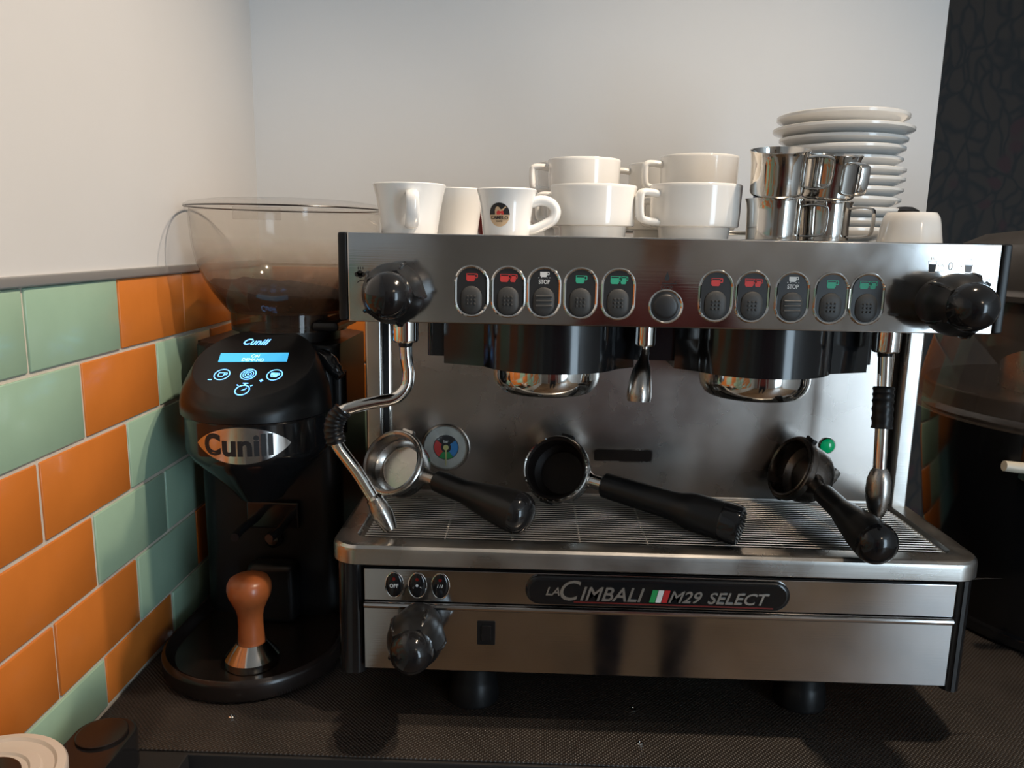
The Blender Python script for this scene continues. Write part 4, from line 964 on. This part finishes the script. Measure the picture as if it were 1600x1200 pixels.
bm = NB(); lathe(bm, [(.006, .683), (.006, .702), (.030, .706), (.040, .712), (.036, .719), (.02, .724), (0, .725)], (DX - .135, DY - .03, -.008), seg=28); obj('lid_knob', bm, 'lid_steel', DP)
# tap at the front
bm = NB(); tube(bm, [(1.335, 1.150, .318), (1.3300, 1.150, .3195), (1.300, 1.150, .3215), (1.2815, 1.150, .3235)], [.008, .0085, .0085, .0080], seg=16); tp = obj('tap_lever', bm, 'pale_knob', DP)
bm = NB(); box(bm, (1.330, 1.115, .285), (1.372, 1.20, .385), .010, 3); obj('tap_body', bm, 'black_gloss', DP)
bm = NB(); tube(bm, spline([(1.330, 1.112, .368), (1.342, 1.105, .378), (1.36, 1.10, .384), (1.385, 1.10, .385)], 5), .006, seg=12); obj('tap_handle', bm, 'ceramic', DP)

# ------------------------------------------------------------------ things at the near corner of the worktop
TB = (.078, .622, 0)
t = thing('lidded_tub', 'pale cream tub with a ridged lid and dark centre, at the corner below the tiles', 'tub', TB)
bm = NB(); lathe(bm, [(0, 0), (.056, 0), (.060, .004), (.0655, .132), (0, .132)], TB, seg=56); obj('body', bm, 'cream', t)
bm = NB(); lathe(bm, [(0, .1325), (.066, .1325), (.0685, .134), (.0690, .148), (.0672, .1505), (.0600, .1515), (.0575, .1490), (.0480, .1485), (.0460, .1505), (.0380, .1510), (.0360, .1490), (0, .1490)], TB, seg=64); ld = obj('lid', bm, 'cream', t)
bm = NB(); lathe(bm, [(0, .1491), (.031, .1491), (.031, .1510), (.028, .1518), (0, .1518)], TB, seg=40); obj('lid_centre', bm, 'brown_black', ld)
KB = (.066, .79, 0)
t = thing('knock_box', 'black box with a round dark lid behind the pale tub', 'box', KB)
bm = NB(); L = rrect(.030, .102, .704, .868, .030, 6)
rings_loft(bm, [[Vector((u, v, z)) for u, v in [(.066 + (a - .066) * k, .786 + (b - .786) * k) for a, b in L]] for k, z in ((.97, 0), (1, .003), (1, .047), (.985, .0495), (.95, .050))]); obj('body', bm, 'black_gloss', t)
bm = NB(); lathe(bm, [(0, .0502), (.029, .0502), (.029, .0530), (.027, .0540), (0, .0540)], (.066, .832, 0), seg=36); obj('round_lid', bm, 'brown_black', t)

# ------------------------------------------------------------------ the photographer, mirrored in the steel
def person(x, y):
    V, R_, E_ = [], [], []
    def v(p, r, par=None):
        V.append(p); R_.append(r)
        if par is not None: E_.append((par, len(V) - 1))
        return len(V) - 1
    pel = v((0, 0, .93), (.155, .115)); wai = v((0, .005, 1.08), (.140, .105), pel); che = v((0, .005, 1.28), (.165, .115), wai)
    nb = v((0, -.015, 1.44), (.085, .07), che); nk = v((0, 0, 1.50), (.056, .056), nb)
    h1 = v((0, .02, 1.57), (.068, .080), nk); h2 = v((0, .015, 1.65), (.076, .092), h1); v((0, .005, 1.715), (.052, .066), h2)
    nose = v((0, .108, 1.603), (.012, .012), h1)
    for q in (-1, 1):
        hp = v((q * .095, 0, .86), (.092, .095), pel); kn = v((q * .105, .015, .48), (.060, .062), hp); cf = v((q * .107, -.012, .34), (.055, .060), kn)
        an = v((q * .108, -.015, .09), (.040, .042), cf); v((q * .118, .135, .035), (.040, .030), an)
        sh = v((q * .180, -.015, 1.385), (.068, .068), che); el = v((q * .245, -.03, 1.10), (.045, .045), sh); wr = v((q * .245, .07, .875), (.027, .030), el)
        pa = v((q * .243, .098, .80), (.018, .036), wr)
        for k, (dy, L) in enumerate(((-.030, .070), (-.010, .082), (.010, .078), (.028, .062))):
            a = v((q * .240, .102 + dy, .765), (.009, .009), pa); b = v((q * .228, .110 + dy, .765 - L * .5), (.0085, .0085), a); v((q * .210, .112 + dy, .765 - L), (.007, .007), b)
        a = v((q * .225, .135, .815), (.010, .010), pa); v((q * .210, .150, .785), (.008, .008), a)
    me = bpy.data.meshes.new('person'); me.from_pydata([(x + a, y + b, FLOOR + c) for a, b, c in V], E_, [])
    o = bpy.data.objects.new('person', me); C.objects.link(o)
    sk = o.modifiers.new('skin', 'SKIN'); sub_ = o.modifiers.new('smooth', 'SUBSURF'); sub_.levels = 2; sub_.render_levels = 2
    if not me.skin_vertices: me.attributes
    for i, d in enumerate(me.skin_vertices[0].data): d.radius = R_[i]; d.use_root = (i == 0)
    dg = bpy.context.evaluated_depsgraph_get(); m2 = bpy.data.meshes.new_from_object(o.evaluated_get(dg))
    bpy.data.objects.remove(o); bpy.data.meshes.remove(me)
    for n_ in ('skin_tone', 'jeans', 'jumper', 'shoe'): m2.materials.append(MT[n_])
    bm = NB(); bm.from_mesh(m2)
    for z in (.085, .97, 1.47, .89): bmesh.ops.bisect_plane(bm, geom=bm.verts[:] + bm.edges[:] + bm.faces[:], plane_co=(x, y, FLOOR + z), plane_no=(0, 0, 1))
    bm.to_mesh(m2); bm.free()
    for p in m2.polygons:
        c = p.center; z = c.z - FLOOR; p.use_smooth = True
        p.material_index = 3 if z < .085 else 1 if z < .97 and abs(c.x - x) < .185 else 0 if z > 1.47 or z < .89 else 2
    o = bpy.data.objects.new('person', m2); C.objects.link(o)
    bm = NB(); lathe(bm, [(.060, -.085), (.084, -.05), (.094, -.01), (.090, .035), (.066, .068), (.030, .082), (0, .085)], (x, y - .012, FLOOR + 1.665), (0, -.25, 1), seg=36, sx=.95, sy=1.12); obj('hair', bm, 'hair', o)
    def blob(name, c, r, m, sx=1, sz=1):
        bm = NB(); lathe(bm, [(0, -r)] + [(r * math.cos(a), r * math.sin(a)) for a in [-PI / 2 + PI * k / 8 for k in range(1, 8)]] + [(0, r)], (x + c[0], y + c[1], FLOOR + c[2]), (0, 0, sz), seg=16, sx=sx); obj(name, bm, m, o)
    for q in (-1, 1):
        blob('eye', (q * .031, .083, 1.628), .010, 'white_print'); blob('pupil', (q * .031, .0905, 1.628), .0045, 'black_print'); blob('ear', (q * .079, .008, 1.615), .022, 'skin_tone')
    bm = NB(); box(bm, (x - .024, y + .074, FLOOR + 1.556), (x + .024, y + .084, FLOOR + 1.566), .003); obj('mouth', bm, 'red', o)
    return tag(o, 'person in a dull red jumper and dark trousers, mirrored in the steel fronts', 'person')
MT['skin_tone'] = mat('skin_tone', (.50, .30, .21), .5); MT['jeans'] = mat('jeans', (.020, .026, .045), .8, bump=.3, bscale=300)
MT['jumper'] = mat('jumper', (.22, .045, .04), .85, bump=.3, bscale=250); MT['shoe'] = mat('shoe', (.03, .03, .03), .5); MT['hair'] = mat('hair', (.03, .02, .015), .6)
person(.95, -.45)
